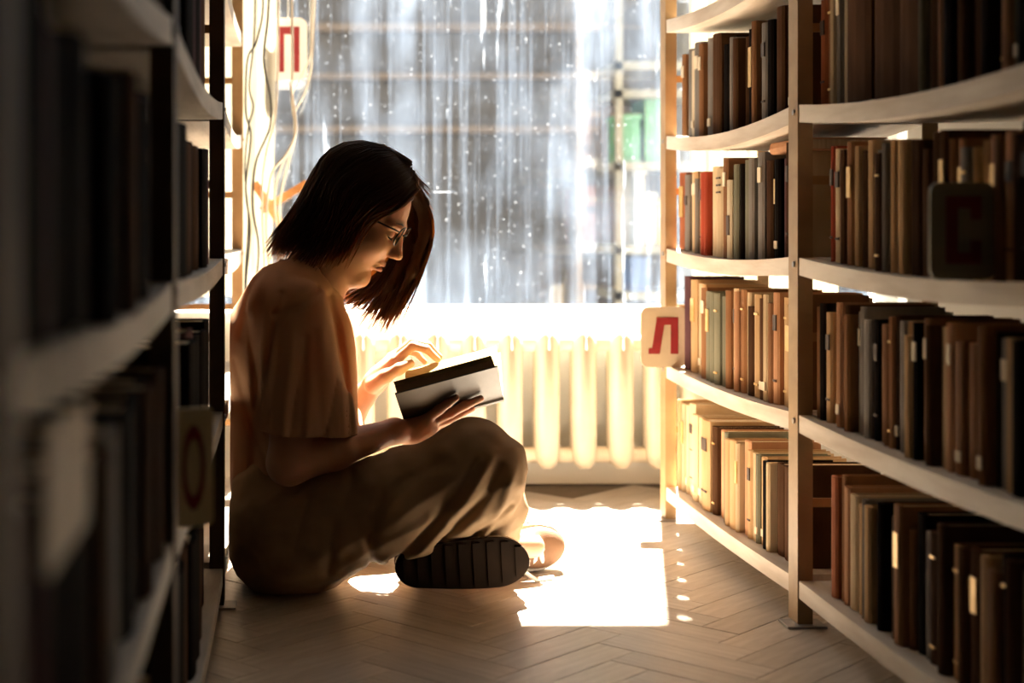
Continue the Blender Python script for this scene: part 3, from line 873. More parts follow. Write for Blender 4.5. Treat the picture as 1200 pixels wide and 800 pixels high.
class Field:
    def __init__(s, lo, hi, h):
        s.lo, s.h = np.array(lo, dtype=np.float64), h
        s.n = np.ceil((np.array(hi) - s.lo) / h).astype(int) + 1
        s.D = np.full(s.n, .3, dtype=np.float32)
        s.ax = [(s.lo[i] + np.arange(s.n[i]) * h).astype(np.float32) for i in range(3)]

    def sub(s, lo, hi, m):
        sl = []
        for i in range(3):
            a = int(np.floor((lo[i] - m - s.lo[i]) / s.h)); b = int(np.ceil((hi[i] + m - s.lo[i]) / s.h)) + 1
            sl.append(slice(max(a, 0), max(min(b, s.n[i]), 0)))
        X = s.ax[0][sl[0]][:, None, None]; Y = s.ax[1][sl[1]][None, :, None]; Z = s.ax[2][sl[2]][None, None, :]
        return tuple(sl), X, Y, Z

    def _put(s, sl, d, k, cut):
        if d.size == 0:
            return
        if cut:
            s.D[sl] = -smin(-s.D[sl], d, k)
        else:
            s.D[sl] = smin(s.D[sl], d, k)

    def cone(s, a, b, r0, r1, k=.0, cut=False, flat=None):
        """rounded cone a -> b; flat = (axis, factor) squeezes it along a world axis"""
        a, b = np.array(a, dtype=np.float32), np.array(b, dtype=np.float32)
        R = max(r0, r1)
        m = k + 4 * s.h
        ff = np.ones(3, dtype=np.float32)
        if flat:
            ff[flat[0]] = flat[1]
            m += R * max(0, flat[1] - 1)
        lo = np.minimum(a, b) - R; hi = np.maximum(a, b) + R
        sl, X, Y, Z = s.sub(lo, hi, m)
        ab = (b - a) / ff
        px, py, pz = (X - a[0]) / ff[0], (Y - a[1]) / ff[1], (Z - a[2]) / ff[2]
        t = np.clip((px * ab[0] + py * ab[1] + pz * ab[2]) / max(float(ab @ ab), 1e-9), 0, 1)
        d = np.sqrt((px - t * ab[0]) ** 2 + (py - t * ab[1]) ** 2 + (pz - t * ab[2]) ** 2) - (r0 + (r1 - r0) * t)
        s._put(sl, d * min(1, ff.min()), k, cut)
        return s

    def chain(s, pts, rads, k, k0=None):
        for i in range(len(pts) - 1):
            s.cone(pts[i], pts[i + 1], rads[i], rads[i + 1], k)
        return s

    def ell(s, c, r, k=.0, cut=False, R=None):
        """ellipsoid with optional 3x3 rotation (columns = its own axes)"""
        c = np.array(c, dtype=np.float32); r = np.array(r, dtype=np.float32)
        m = k + 4 * s.h
        R = np.eye(3, dtype=np.float32) if R is None else np.array(R, dtype=np.float32)
        ext = np.sqrt(((R * r[None, :]) ** 2).sum(1))
        sl, X, Y, Z = s.sub(c - ext, c + ext, m)
        x, y, z = X - c[0], Y - c[1], Z - c[2]
        u = (x * R[0, 0] + y * R[1, 0] + z * R[2, 0])
        v = (x * R[0, 1] + y * R[1, 1] + z * R[2, 1])
        w = (x * R[0, 2] + y * R[1, 2] + z * R[2, 2])
        k0 = np.sqrt((u / r[0]) ** 2 + (v / r[1]) ** 2 + (w / r[2]) ** 2)
        k1 = np.sqrt((u / r[0] ** 2) ** 2 + (v / r[1] ** 2) ** 2 + (w / r[2] ** 2) ** 2)
        d = k0 * (k0 - 1) / np.maximum(k1, 1e-6)
        s._put(sl, d, k, cut)
        return s

    def keep_above(s, p, nrm, k=.0):
        """cut away what lies below the plane through p with normal nrm"""
        nrm = np.array(nrm, dtype=np.float32); nrm /= np.linalg.norm(nrm)
        d = (s.ax[0][:, None, None] - p[0]) * nrm[0] + (s.ax[1][None, :, None] - p[1]) * nrm[1] + (s.ax[2][None, None, :] - p[2]) * nrm[2]
        s.D = -smin(-s.D, d.astype(np.float32), k)
        return s

    def grid(s):
        return s.ax[0][:, None, None], s.ax[1][None, :, None], s.ax[2][None, None, :]

    def mesh(s):
        D = s.D.copy()
        D[0], D[-1], D[:, 0], D[:, -1], D[:, :, 0], D[:, :, -1] = [.01] * 6
        S = D < 0
        nx, ny, nz = D.shape
        cnt = np.zeros((nx - 1, ny - 1, nz - 1), dtype=np.int8)
        offs = [(i, j, k) for i in (0, 1) for j in (0, 1) for k in (0, 1)]
        for (i, j, k) in offs:
            cnt += S[i:nx - 1 + i, j:ny - 1 + j, k:nz - 1 + k]
        I = np.argwhere((cnt > 0) & (cnt < 8))
        idx = np.full(cnt.shape, -1, dtype=np.int32)
        idx[I[:, 0], I[:, 1], I[:, 2]] = np.arange(len(I))
        acc = np.zeros((len(I), 3)); num = np.zeros(len(I))
        cv = {o: D[I[:, 0] + o[0], I[:, 1] + o[1], I[:, 2] + o[2]] for o in offs}
        for o in offs:
            for a in range(3):
                if o[a] == 0:
                    q = list(o); q[a] = 1; q = tuple(q)
                    da, db = cv[o], cv[q]
                    mk = (da < 0) != (db < 0)
                    t = np.where(mk, da / np.where(mk, da - db, 1), 0)
                    pos = np.array(o, dtype=float)[None, :] + np.zeros((len(I), 3))
                    pos[:, a] += t
                    acc[mk] += pos[mk]; num[mk] += 1
        V = (I + acc / num[:, None]) * s.h + s.lo
        Fs = []
        for a in range(3):
            b, c = (a + 1) % 3, (a + 2) % 3
            s0 = [slice(None)] * 3; s1 = [slice(None)] * 3
            s0[a] = slice(0, D.shape[a] - 1); s1[a] = slice(1, D.shape[a])
            A, B = S[tuple(s0)], S[tuple(s1)]
            E = np.argwhere(A != B)
            ok = (E[:, b] > 0) & (E[:, c] > 0) & (E[:, b] < cnt.shape[b]) & (E[:, c] < cnt.shape[c])
            E = E[ok]
            ins = A[E[:, 0], E[:, 1], E[:, 2]]
            def at(db, dc):
                e = E.copy(); e[:, b] -= db; e[:, c] -= dc
                return idx[e[:, 0], e[:, 1], e[:, 2]]
            q = np.stack([at(1, 1), at(0, 1), at(0, 0), at(1, 0)], 1)
            q[~ins] = q[~ins][:, ::-1]
            Fs.append(q)
        return V, np.concatenate(Fs)

    def build(s, name, mat, parent=None, off=(0, 0, 0)):
        V, Q = s.mesh()
        V = V - np.array(off)
        me = bpy.data.meshes.new(name)
        me.vertices.add(len(V)); me.vertices.foreach_set('co', V.astype(np.float32).ravel())
        me.loops.add(Q.size); me.loops.foreach_set('vertex_index', Q.astype(np.int32).ravel())
        me.polygons.add(len(Q)); me.polygons.foreach_set('loop_start', np.arange(0, Q.size, 4, dtype=np.int32))
        me.polygons.foreach_set('use_smooth', np.ones(len(Q), dtype=bool))
        me.materials.append(M[mat])
        me.update(calc_edges=True); me.validate()
        o = bpy.data.objects.new(name, me)
        COL.objects.link(o)
        if parent is not None:
            o.parent = parent
        else:
            o.location = off
        return o


def fld(points, margin, h):
    A = np.array([tuple(p) for p in points])
    return Field(A.min(0) - margin, A.max(0) + margin, h)


# ------------------------------------------------------------------ the open book she reads
bkA, bkB = P(475, 498, 2.86), P(590, 467, 2.86)
bkA1 = P(463, 462, 2.74)
su = bkB - bkA                       # along the spine
tv = bkA1 - bkA                      # spine -> near fore-edge
nout = tv.cross(su).normalized()     # outwards from the near cover
if nout.y > 0: nout = -nout
Lh = su.length
fv = Vector((.012, .128, .075))       # spine -> far fore-edge
nfar = su.cross(fv).normalized()
if nfar.z > 0: nfar = -nfar
def bp(s_, t_, off):                 # point on the near half
    return bkA + su * s_ + tv * t_ + nout * off
hb = empty('open_book', bkA, 'open grey book with yellowed pages in the reader\'s hands', 'book')
ho = hb.location
def slab(p00, u, v, n, t0, t1):
    return MB().quadbox([p00 + n * t0, p00 + u + n * t0, p00 + u + v + n * t0, p00 + v + n * t0,
                         p00 + n * t1, p00 + u + n * t1, p00 + u + v + n * t1, p00 + v + n * t1])
slab(bkA, su, tv, nout, -.003, 0).build('cover', 'held_cover', hb, off=ho)
slab(bkA, su, fv, nfar, -.003, 0).build('cover', 'held_cover', hb, off=ho)
MB().prism([bkA, bkA + tv * .05, bkA + tv * .03 + nout * .004, bkA + nout * .003 + nfar * .003, bkA + fv * .03 + nfar * .004, bkA + fv * .05], su).build('spine', 'held_cover', hb, off=ho)
ins = su * .02
# page blocks: many leaf steps, curved towards the gutter
def page_block(v, n, thick, mat_edge, curl):
    mb = MB()
    seg = 10
    base = bkA + ins
    u = su * .96
    rows = []
    for i in range(seg + 1):
        t = i / seg
        lift = thick * (1 - (1 - min(t * 4, 1)) ** 2) + curl * math.sin(math.pi * t) * .5
        q0 = base + v * (.02 + .94 * t) - n * .003
        rows.append((q0, q0 - n * lift))
    for (q, p) in rows:
        mb.v += [tuple(q), tuple(q + u), tuple(p + u), tuple(p)]
    for i in range(seg):
        b = 4 * i
        for f in ((0, 1, 5, 4), (1, 2, 6, 5), (2, 3, 7, 6), (3, 0, 4, 7)):
            mb.f.append(tuple(b + x for x in f))
    mb.f.append((0, 3, 2, 1)); mb.f.append(tuple(4 * seg + x for x in (0, 1, 2, 3)))
    o = mb.build('page_block', mat_edge, hb, off=ho)
    # loose top leaves, lifted a little
    for j in range(4):
        lf = MB()
        l0 = .0015 + j * .0035
        for i in range(seg + 1):
            t = i / seg
            lift = thick * (1 - (1 - min(t * 4, 1)) ** 2) + curl * math.sin(math.pi * t) * .5 + l0 * t ** 1.3
            q = base + v * (.02 + (.93 - .012 * j) * t) - n * (.003 + lift)
            lf.v += [tuple(q), tuple(q + u), tuple(q + u - n * .0006), tuple(q - n * .0006)]
        for i in range(seg):
            b = 4 * i
            for f in ((0, 1, 5, 4), (1, 2, 6, 5), (2, 3, 7, 6), (3, 0, 4, 7)):
                lf.f.append(tuple(b + x for x in f))
        lf.f.append((0, 3, 2, 1)); lf.f.append(tuple(4 * seg + x for x in (0, 1, 2, 3)))
        lf.build('leaf', 'held_pages', hb, smooth=False, off=ho)
page_block(tv, nout, .016, 'held_edge_shaded', .010)
page_block(fv, nfar, .014, 'held_pages', .012)

# ------------------------------------------------------------------ the reader
root = empty('person', P(330, 690, 2.86) * 1.0, 'person sitting cross-legged reading, glasses, brown bob, terracotta blouse, khaki trousers', 'person')
root.location.z = 0
RO = root.location.copy()

YB = 2.89            # her middle plane
# head frame: forward, left, up
pit, yaw = math.radians(33), math.radians(-13)
Fw = Vector((math.cos(pit) * math.cos(yaw), math.cos(pit) * math.sin(yaw), -math.sin(pit)))
Lf = Vector((-math.sin(yaw), math.cos(yaw), 0))
Up = Fw.cross(Lf)
HC = P(423, 249, YB)
HR = np.array([[Fw.x, Lf.x, Up.x], [Fw.y, Lf.y, Up.y], [Fw.z, Lf.z, Up.z]])
def H(f, l, u):
    return HC + Fw * f + Lf * l + Up * u

B = fld([P(258, 160, 2.9), P(268, 690, 2.62), P(640, 690, 3.28)], .02, .0026)
# trunk, hidden under the clothes
B.ell(P(335, 425, YB), (.085, .135, .16), .03)
B.ell(P(335, 545, YB), (.085, .125, .12), .06)
B.ell(P(340, 628, YB), (.095, .15, .075), .05)
B.cone(P(345, 366, 2.77), P(348, 366, 3.01), .045, .045, .04)
B.cone(P(352, 345, YB), P(372, 332, YB), .062, .05, .03)
# legs inside the trousers
HIPR, KNR, ANR = P(335, 630, 2.80), P(566, 550, 2.71), P(583, 640, 2.86)
HIPL, KNL, ANL = P(340, 630, 3.0), P(548, 556, 3.19), P(487, 660, 2.80)
B.cone(HIPR, KNR, .065, .045, .03); B.cone(KNR, ANR, .042, .03, .02)
B.cone(HIPL, KNL, .065, .045, .03); B.cone(KNL, ANL, .042, .03, .02)
B.cone(ANL, P(560, 664, 2.765), .026, .022, .01)
B.cone(ANR, P(625, 640, 2.885), .026, .022, .01)
# neck and head
B.cone(P(360, 338, YB), H(-.035, 0, -.062), .056, .050, .03)
B.cone(P(372, 336, YB), H(.0, 0, -.085), .045, .034, .03)
B.ell(H(-.014, 0, .034), (.094, .074, .084), 0, R=HR)
B.ell(H(.030, 0, -.030), (.060, .058, .080), .03, R=HR)
B.cone(H(-.012, .048, -.062), H(.060, .012, -.108), .016, .014, .03)
B.cone(H(-.012, -.048, -.062), H(.060, -.012, -.108), .016, .014, .03)
B.ell(H(.068, 0, -.106), (.016, .020, .014), .016, R=HR)          # chin
for sd in (-1, 1):
    B.ell(H(.052, sd * .036, -.030), (.030, .022, .024), .02, R=HR)   # cheeks
    B.ell(H(.084, sd * .031, .000), (.013, .021, .013), .012, cut=True, R=HR)   # eye sockets
    B.ell(H(.068, sd * .031, -.001), (.0145, .0145, .0125), .004, R=HR)        # lowered lids
    B.cone(H(.082, sd * .012, .018), H(.070, sd * .048, .016), .008, .006, .012)  # brow
    B.ell(H(-.004, sd * .076, -.012), (.018, .008, .030), .006, R=HR)         # ears
    B.ell(H(.094, sd * .0095, -.036), (.009, .006, .006), .006, R=HR)       # nose wings
B.cone(H(.083, 0, .012), H(.104, 0, -.028), .0065, .0085, .012)    # nose
B.ell(H(.107, 0, -.031), (.008, .008, .007), .006, R=HR)
B.ell(H(.084, 0, -.060), (.012, .021, .0062), .006, R=HR)          # lips
B.ell(H(.081, 0, -.0715), (.011, .018, .0066), .006, R=HR)
B.ell(H(.099, 0, -.0657), (.010, .022, .0012), .003, cut=True, R=HR)
# ---- right (near) arm and hand
SHR, ELR, WRR = P(347, 375, 2.745), P(338, 543, 2.695), P(462, 505, 2.815)
B.cone(SHR, ELR, .040, .037, .02)
B.cone(ELR, P(392, 527, 2.735), .038, .035, .015)
B.cone(P(392, 527, 2.735), WRR, .035, .0225, .015)
def hpt(s_, t_, off): return bp(s_, t_, off)
palm = [WRR, hpt(.06, .02, .022), hpt(.20, .05, .020)]
B.chain(palm, [.0225, .0235, .022], .014)
B.cone(hpt(.02, .10, .020), hpt(.22, .20, .016), .019, .0135, .012)
B.cone(hpt(.04, -.10, .022), hpt(.22, -.08, .018), .018, .013, .012)
FR = [  # fingers lying on the near cover: (s, t, off) knuckle, joints, tip
    [(.20, .21, .014), (.36, .37, .0115), (.46, .47, .0095), (.545, .55, .0085)],
    [(.23, .10, .014), (.46, .19, .0125), (.62, .265, .0095), (.775, .325, .0085)],
    [(.23, 0., .015), (.43, .04, .014), (.56, .07, .0105), (.67, .085, .0085)],
    [(.20, -.10, .016), (.35, -.07, .015), (.45, -.055, .012), (.545, -.04, .010)]]
for fi, f in enumerate(FR):
    r = [.0098, .0090, .0082, .0068] if fi < 3 else [.0085, .0078, .007, .006]
    B.chain([hpt(*q) for q in f], r, .004)
# thumb: leaves the palm side and lies under the far half
B.chain([hpt(.07, -.12, .014), bkA + su * .16 + nfar * .014 + fv * .16, bkA + su * .30 + nfar * .011 + fv * .26, bkA + su * .40 + nfar * .010 + fv * .30], [.014, .012, .0105, .0085], .008)
# ---- left (far) arm and hand, resting on the far page
SHL, ELL_, WRL = P(352, 375, 3.03), P(388, 530, 3.07), P(424, 466, 2.985)
B.cone(SHL, ELL_, .040, .036, .02)
B.cone(ELL_, WRL, .038, .0235, .015)
kn = [P(463, 423, 2.935), P(462, 418, 2.958), P(459, 419, 2.980), P(455, 424, 3.000)]
B.cone(WRL, P(446, 441, 2.962), .0235, .021, .01)
for q, r in zip(kn, (.0115, .012, .0115, .0105)):
    B.cone(P(440, 447, 2.965), q, .017, r, .012)
tips = [
    [P(484, 405, 2.925), P(500, 409, 2.915), P(513, 421, 2.912)],
    [P(484, 401, 2.950), P(502, 405, 2.942), P(515, 418, 2.938)],
    [P(481, 403, 2.976), P(499, 408, 2.968), P(511, 420, 2.962)],
    [P(473, 411, 3.000), P(488, 414, 2.994), P(498, 424, 2.988)]]
for q, tp, sc in zip(kn, tips, (1, 1, 1, .88)):
    B.chain([q] + tp, [.0098 * sc, .0090 * sc, .0080 * sc, .0066 * sc], .004)
B.chain([P(436, 452, 2.948), P(452, 441, 2.925), P(468, 432, 2.912), P(481, 426, 2.908)], [.0145, .0125, .0105, .0082], .008)
B.keep_above((0, 0, .012), (0, 0, 1))
body = B.build('body', 'skin', root, RO)

def creases(X, Y, Z, lines, ypl, ymax):
    """valleys and ridges of cloth along hand-laid lines on the near side: (width, depth, [(px, py), ...])"""
    out = np.zeros((X.shape[0], 1, Z.shape[2]), dtype=np.float32)
    for wd, dp, pts in lines:
        q = [P(a, b, ypl) for a, b in pts]
        best = None
        for a, b in zip(q[:-1], q[1:]):
            dx, dz = b.x - a.x, b.z - a.z
            t = np.clip(((X - a.x) * dx + (Z - a.z) * dz) / (dx * dx + dz * dz), 0, 1)
            d2 = (X - a.x - t * dx) ** 2 + (Z - a.z - t * dz) ** 2
            best = d2 if best is None else np.minimum(best, d2)
        out += (dp * np.exp(-best / (wd * wd))).astype(np.float32)
    return out * np.clip((ymax - Y) / .05, 0, 1)

# ---- blouse
T = fld([P(255, 290, 2.9), P(268, 585, 2.6), P(450, 560, 3.2)], .03, .0038)
T.ell(P(340, 415, YB), (.112, .150, .150), 0)
T.ell(P(338, 520, YB), (.110, .142, .125), .05)
T.cone(P(330, 362, 2.785), P(335, 362, 2.995), .068, .068, .05)
T.cone(P(338, 345, 2.84), P(338, 345, 2.94), .060, .060, .05)
T.cone(P(352, 345, YB), P(366, 330, YB), .066, .060, .04)
T.cone(P(383, 390, 2.86), P(398, 500, 2.86), .040, .040, .05)       # loose front
T.cone(P(383, 390, 2.93), P(398, 500, 2.93), .040, .040, .05)
T.cone(P(300, 395, 2.89), P(312, 560, 2.89), .062, .070, .05)       # slack over the back
# sleeves
S1, S2 = (P(346, 372, 2.745), P(338, 540, 2.688)), (P(352, 372, 2.75), P(398, 540, 2.708))
S3, S4 = (P(352, 372, 3.03), P(380, 525, 3.07)), (P(356, 372, 3.03), P(400, 525, 3.05))
def sleeves(w):
    f = fld([P(255, 290, 2.9), P(268, 585, 2.6), P(450, 560, 3.2)], .03, .0038)
    for A, C in ((S1, S2), (S3, S4)):
        f.cone(A[0], A[1], .060 + w, .058 + w, .0)
        f.cone(C[0], C[1], .052 + w, .050 + w, .05)
    return f.D
X, Y, Z = T.grid()
# folds: slanting from the shoulder
fold = .0085 * vnoise((X * 26 + Z * 5), Y * 9 + Z * 3, Z * 4 + X * 2) + .0035 * vnoise(X * 60 + 9, Y * 22, Z * 9 + X * 8)
fold = (fold + .0080 * (1 - 2 * np.abs(np.sin(.5 * (X * 95 - Z * 18 + 3 * vnoise(X * 6, Y * 6, Z * 4)))) ** .8) * np.clip((P(0, 380, 2.8).z - Z) / .12, 0, 1)).astype(np.float32)
fold = (fold * .7 + creases(X, Y, Z, [
    (.008, .009, [(388, 350), (404, 430), (410, 505)]), (.007, .008, [(330, 345), (316, 420), (312, 512)]), (.007, .006, [(358, 395), (352, 512)]),
    (.009, -.005, [(343, 380), (332, 512)]), (.009, -.005, [(376, 385), (384, 508)]), (.008, .008, [(290, 375), (299, 450), (294, 560)]),
    (.007, .007, [(272, 430), (292, 500), (320, 560)]), (.007, .006, [(305, 320), (288, 352), (280, 400)]), (.006, .006, [(372, 340), (352, 358), (322, 366)])], 2.72, 2.86)).astype(np.float32)
T.D += fold
hp = P(365, 508, 2.70)
below = (-((Z - hp[2]) + .05 * (X - hp[0])) + np.zeros_like(T.D)).astype(np.float32)   # > 0 under the sleeve hem
sl_ = np.maximum(sleeves(0) + fold, below)
cav = np.maximum(sleeves(-.0085) + fold, -below - .05)          # hollow just above the hem
sl_ = np.maximum(sl_, -cav)
T.D = smin(T.D, sl_, .012).astype(np.float32)
del sl_, cav
# neckline and lower hem
cn_ = (H(-.035, 0, -.062) - P(360, 338, YB)).normalized()
cc_ = P(361, 334, YB)
T.cone(cc_ + cn_ * .075, cc_ + cn_ * .14, .067, .085, .0, cut=True)
T.ell(P(378, 322, YB), (.052, .062, .046), .006, cut=True)
T.keep_above((-.1235, 0, 0), (1, 0, 0), .01)
T.keep_above(P(330, 572, YB), (-.10, 0, 1), .0)
blouse = T.build('blouse', 'blouse', root, RO)

# collar band round the neck
ca_ = (Vector((1, 0, 0)) - cn_ * cn_.x).normalized()
cpts = [cc_ + cn_ * .014 + ca_ * (.064 * math.cos(2 * math.pi * k / 36)) + Vector((0, 1, 0)) * (.068 * math.sin(2 * math.pi * k / 36)) - cn_ * .010 * math.cos(2 * math.pi * k / 36) for k in range(37)]
MB().tube(cpts, .0065, 8, cap=False).build('collar', 'blouse', root, smooth=True, off=RO)

# ---- trousers
K = fld([P(262, 540, 2.9), P(560, 470, 2.65), P(268, 700, 2.58), P(640, 700, 3.30), P(640, 490, 3.3)], .02, .0040)
K.ell(P(342, 630, YB), (.118, .172, .098), 0)
K.cone(P(330, 585, 2.83), P(335, 585, 2.95), .098, .098, .06)
K.cone(P(335, 628, 2.785), P(470, 590, 2.735), .100, .088, .05)
K.cone(P(470, 590, 2.735), P(558, 549, 2.712), .088, .078, .04)
K.cone(P(558, 549, 2.712), P(574, 598, 2.80), .078, .058, .04)
K.cone(P(576, 598, 2.80), P(574, 640, 2.86), .058, .044, .03)
K.cone(P(540, 575, 2.72), P(545, 632, 2.83), .055, .040, .04)       # loose cloth under the knee
K.cone(P(340, 628, 3.0), P(548, 560, 3.18), .100, .072, .05)
K.cone(P(548, 560, 3.18), P(505, 640, 2.90), .066, .050, .03)
K.cone(P(505, 640, 2.90), P(492, 658, 2.815), .050, .044, .02)
X, Y, Z = K.grid()
along = (X * .92 + Z * .38)                    # roughly along the near thigh
acr = (Z * .92 - X * .38)
w = vnoise(along * 7 + 3, Y * 9, acr * 22 - X * 5)
kx = np.clip((X - P(440, 0, 2.72).x) / .14, 0, 1)          # drapes falling from the knee
wk = 2 * np.abs(np.sin(.5 * (100 * (.86 * X - .50 * Z) + 1.8 * vnoise(X * 8, Y * 8, Z * 8)))) ** .8 - 1
rid = 1 - 2 * np.abs(vnoise(along * 6 + 1, Y * 7, acr * 26 - X * 4))
K.D += (.0050 * w * (1 - .5 * kx) - .0050 * rid * (1 - .5 * kx) - .0025 * rid * kx + creases(X, Y, Z, [(.009, .013, [(556, 535), (502, 612), (462, 660)]), (.009, .012, [(582, 540), (552, 590), (514, 640)]), (.008, -.007, [(570, 530), (530, 595), (490, 645)]), (.009, -.008, [(594, 550), (580, 600), (566, 640)]), (.007, .008, [(596, 590), (560, 628)]), (.010, .009, [(450, 575), (432, 625), (440, 680)]), (.010, .008, [(415, 560), (392, 610), (385, 670)]), (.009, .007, [(360, 585), (345, 640)]), (.008, .007, [(520, 535), (470, 560), (430, 600)])], 2.70, 2.84) + .0028 * vnoise(X * 45, Y * 40, Z * 45)).astype(np.float32)
K.keep_above((0, 0, .002), (0, 0, 1), .01)
K.keep_above((-.1235, 0, 0), (1, 0, 0), .01)
trousers = K.build('trousers', 'trousers', root, RO)
# ---- shoes
def shoe(name, origin, toe, up, label):
    """canvas shoe: origin = heel on the sole, toe = direction of the toe, up = top of the foot"""
    toe = Vector(toe).normalized(); up = Vector(up); up = (up - toe * up.dot(toe)).normalized(); side = up.cross(toe)
    origin = Vector(origin)
    def W(x, y, z): return origin + toe * x + side * y + up * z
    n = 28
    def half(x):            # half width of the sole outline
        t = x / .245
        base = .035 + .009 * math.sin(min(max((t - .05) / .95, 0), 1) * math.pi * .62) ** 1.5 + .004 * math.sin(t * math.pi)
        endr = math.sqrt(max(0, 1 - ((t - .16) / .16) ** 2)) if t < .16 else (math.sqrt(max(0, 1 - ((t - .76) / .24) ** 2)) if t > .76 else 1)
        return base * endr
    pts = []
    xs = [.245 * (1 - math.cos(math.pi * i / n)) / 2 for i in range(n + 1)]
    outline = [(x, half(x)) for x in xs] + [(x, -half(x)) for x in reversed(xs[1:-1])]
    R3 = np.array([[toe.x, side.x, up.x], [toe.y, side.y, up.y], [toe.z, side.z, up.z]])
    corners = [W(x, y, z) for x in (0, .25) for y in (-.05, .05) for z in (0, .11)]
    f = fld(corners, .012, .0026)
    f.ell(W(.050, 0, .040), (.048, .031, .036), 0, R=R3)
    f.cone(W(.045, 0, .050), W(.052, 0, .088), .032, .033, .02)
    f.ell(W(.115, 0, .036), (.070, .037, .036), .02, R=R3)
    f.cone(W(.085, 0, .062), W(.150, 0, .044), .022, .020, .02)
    f.ell(W(.185, 0, .026), (.056, .041, .024), .02, R=R3)
    f.keep_above(W(0, 0, .016), up, .0)
    sh = f.build('shoe', 'shoe_brown', root, RO)
    sh['label'] = label
    mb = MB(); mb.prism([W(x, y, .0) for x, y in outline], up * .008)
    so = mb.build('sole', 'sole', sh, off=RO)
    mb = MB(); mb.prism([W(.1225 + (x - .1225) * .985, y * .97, .008) for x, y in outline], up * .016)
    mb.build('foxing', 'foxing', sh, off=RO)
    for i in range(9):       # tread bars
        x = .022 + i * .0255
        hw = half(x) * .86
        MB().quadbox([W(x - .007, -hw, -.003), W(x + .007, -hw, -.003), W(x + .007, hw, -.003), W(x - .007, hw, -.003),
                      W(x - .007, -hw, .0), W(x + .007, -hw, .0), W(x + .007, hw, .0), W(x - .007, hw, .0)]).build('tread_bar', 'sole', sh, off=RO)
    # white tongue and laces
    tg_ = MB()
    tl = [(.100, .080), (.120, .071), (.145, .063), (.170, .0555), (.190, .049)]
    tg_.tube([W(x, 0, z) for x, z in tl], [.011, .012, .012, .011, .009], 10, flat=.3)
    tg_.build('tongue', 'shoe_brown', sh, smooth=True, off=RO)
    for i, (x, z) in enumerate([(.122, .0745), (.138, .070), (.154, .0645), (.170, .0595), (.185, .0555)]):
        p_ = [W(x + .004 * (-1) ** i, -.027, z - .017), W(x, -.017, z - .003), W(x - .002 * (-1) ** i, 0, z + .002), W(x, .017, z - .003), W(x - .004 * (-1) ** i, .027, z - .017)]
        MB().tube(p_, .0048, 8).build('lace', 'lace', sh, smooth=True, off=RO)
    return sh, W
# far (left) foot: sole towards the aisle
ysl = 2.712
shL, WL = shoe('shoe', P(463, 667, ysl), (P(600, 658, ysl) - P(463, 667, ysl)), (0, 1, .12), 'tan shoe with its dark sole turned to the viewer')
# near (right) foot: lying on its outer side, laces towards the viewer
shR, WR = shoe('shoe', P(519, 650, 2.955), (P(654, 636, 2.985) - P(519, 650, 2.955)), (-.10, -1, .05), 'tan canvas shoe with white laces pointing to the right')
# lace ends trailing on the floor
fl = P(615, 668, 2.87)
MB().tube([WR(.118, .015, .078), WR(.12, -.030, .075), P(607, 655, 2.86), P(612, 668, 2.86), Vector((P(628, 673, 2.87).x, 2.87, .004)), Vector((P(648, 672, 2.89).x, 2.89, .004))], .0042, 8).build('lace', 'lace', shR, smooth=True, off=RO)
loop = [WR(.110, -.01, .083)]
for k in range(9):
    a_ = 2 * math.pi * k / 8
    loop.append(P(609 + 8 * math.cos(a_), 652 + 9 * math.sin(a_), 2.862))
MB().tube(loop, .0038, 8).build('lace', 'lace', shR, smooth=True, off=RO)


# ---- glasses: dark frame with two lenses and temples
gm = MB()
GO = H(.1, 0, 0)
def lens_ring(sd, r):
    return [H(.094 - .006 * abs(math.cos(a_)) * .5, sd * .033 + .0245 * r * math.cos(a_), .004 + (.0195 * r + .002 * math.sin(a_)) * math.sin(a_)) for a_ in [2 * math.pi * k / 24 for k in range(25)]]
for sd in (-1, 1):
    gm.tube(lens_ring(sd, 1), .0016, 8, cap=False)
    gm.tube([H(.091, sd * .0575, .014), H(.082, sd * .066, .014), H(.05, sd * .0705, .010), H(.0, sd * .080, .0)], .0017, 8)
gm.tube([H(.094, -.0085, .008), H(.099, 0, .012), H(.094, .0085, .008)], .0016, 8)
gls = gm.build('glasses', 'frame_black', root, smooth=True, off=RO)
for sd in (-1, 1):
    pts = lens_ring(sd, .97)[:-1]
    MB().prism(pts, Fw * .0012).build('lens', 'lens', gls, off=RO)
# brows and lash lines
for sd in (-1, 1):
    MB().tube([H(.0865, sd * .013, .0225), H(.0835, sd * .028, .0265), H(.0745, sd * .044, .0235)], [.0022, .0026, .0012], 8, flat=.6).build('eyebrow', 'brow', root, smooth=True, off=RO)
    MB().tube([H(.0790, sd * .018, -.0065), H(.0835, sd * .030, -.0090), H(.0765, sd * .043, -.0065)], [.0010, .0016, .0012], 6).build('eyelashes', 'brow', root, smooth=True, off=RO)
# lips' colour as its own thin skin
for (u_, rz_, ry_) in ((-.0605, .0052, .019), (-.0715, .0056, .0165)):
    f = fld([H(.07, -.03, u_ - .01), H(.11, .03, u_ + .01), H(.09, 0, u_)], .012, .0012)
    f.ell(H(.0845, 0, u_), (.0118, ry_, rz_), 0, R=HR)
    f.build('lip', 'lip', root, RO)

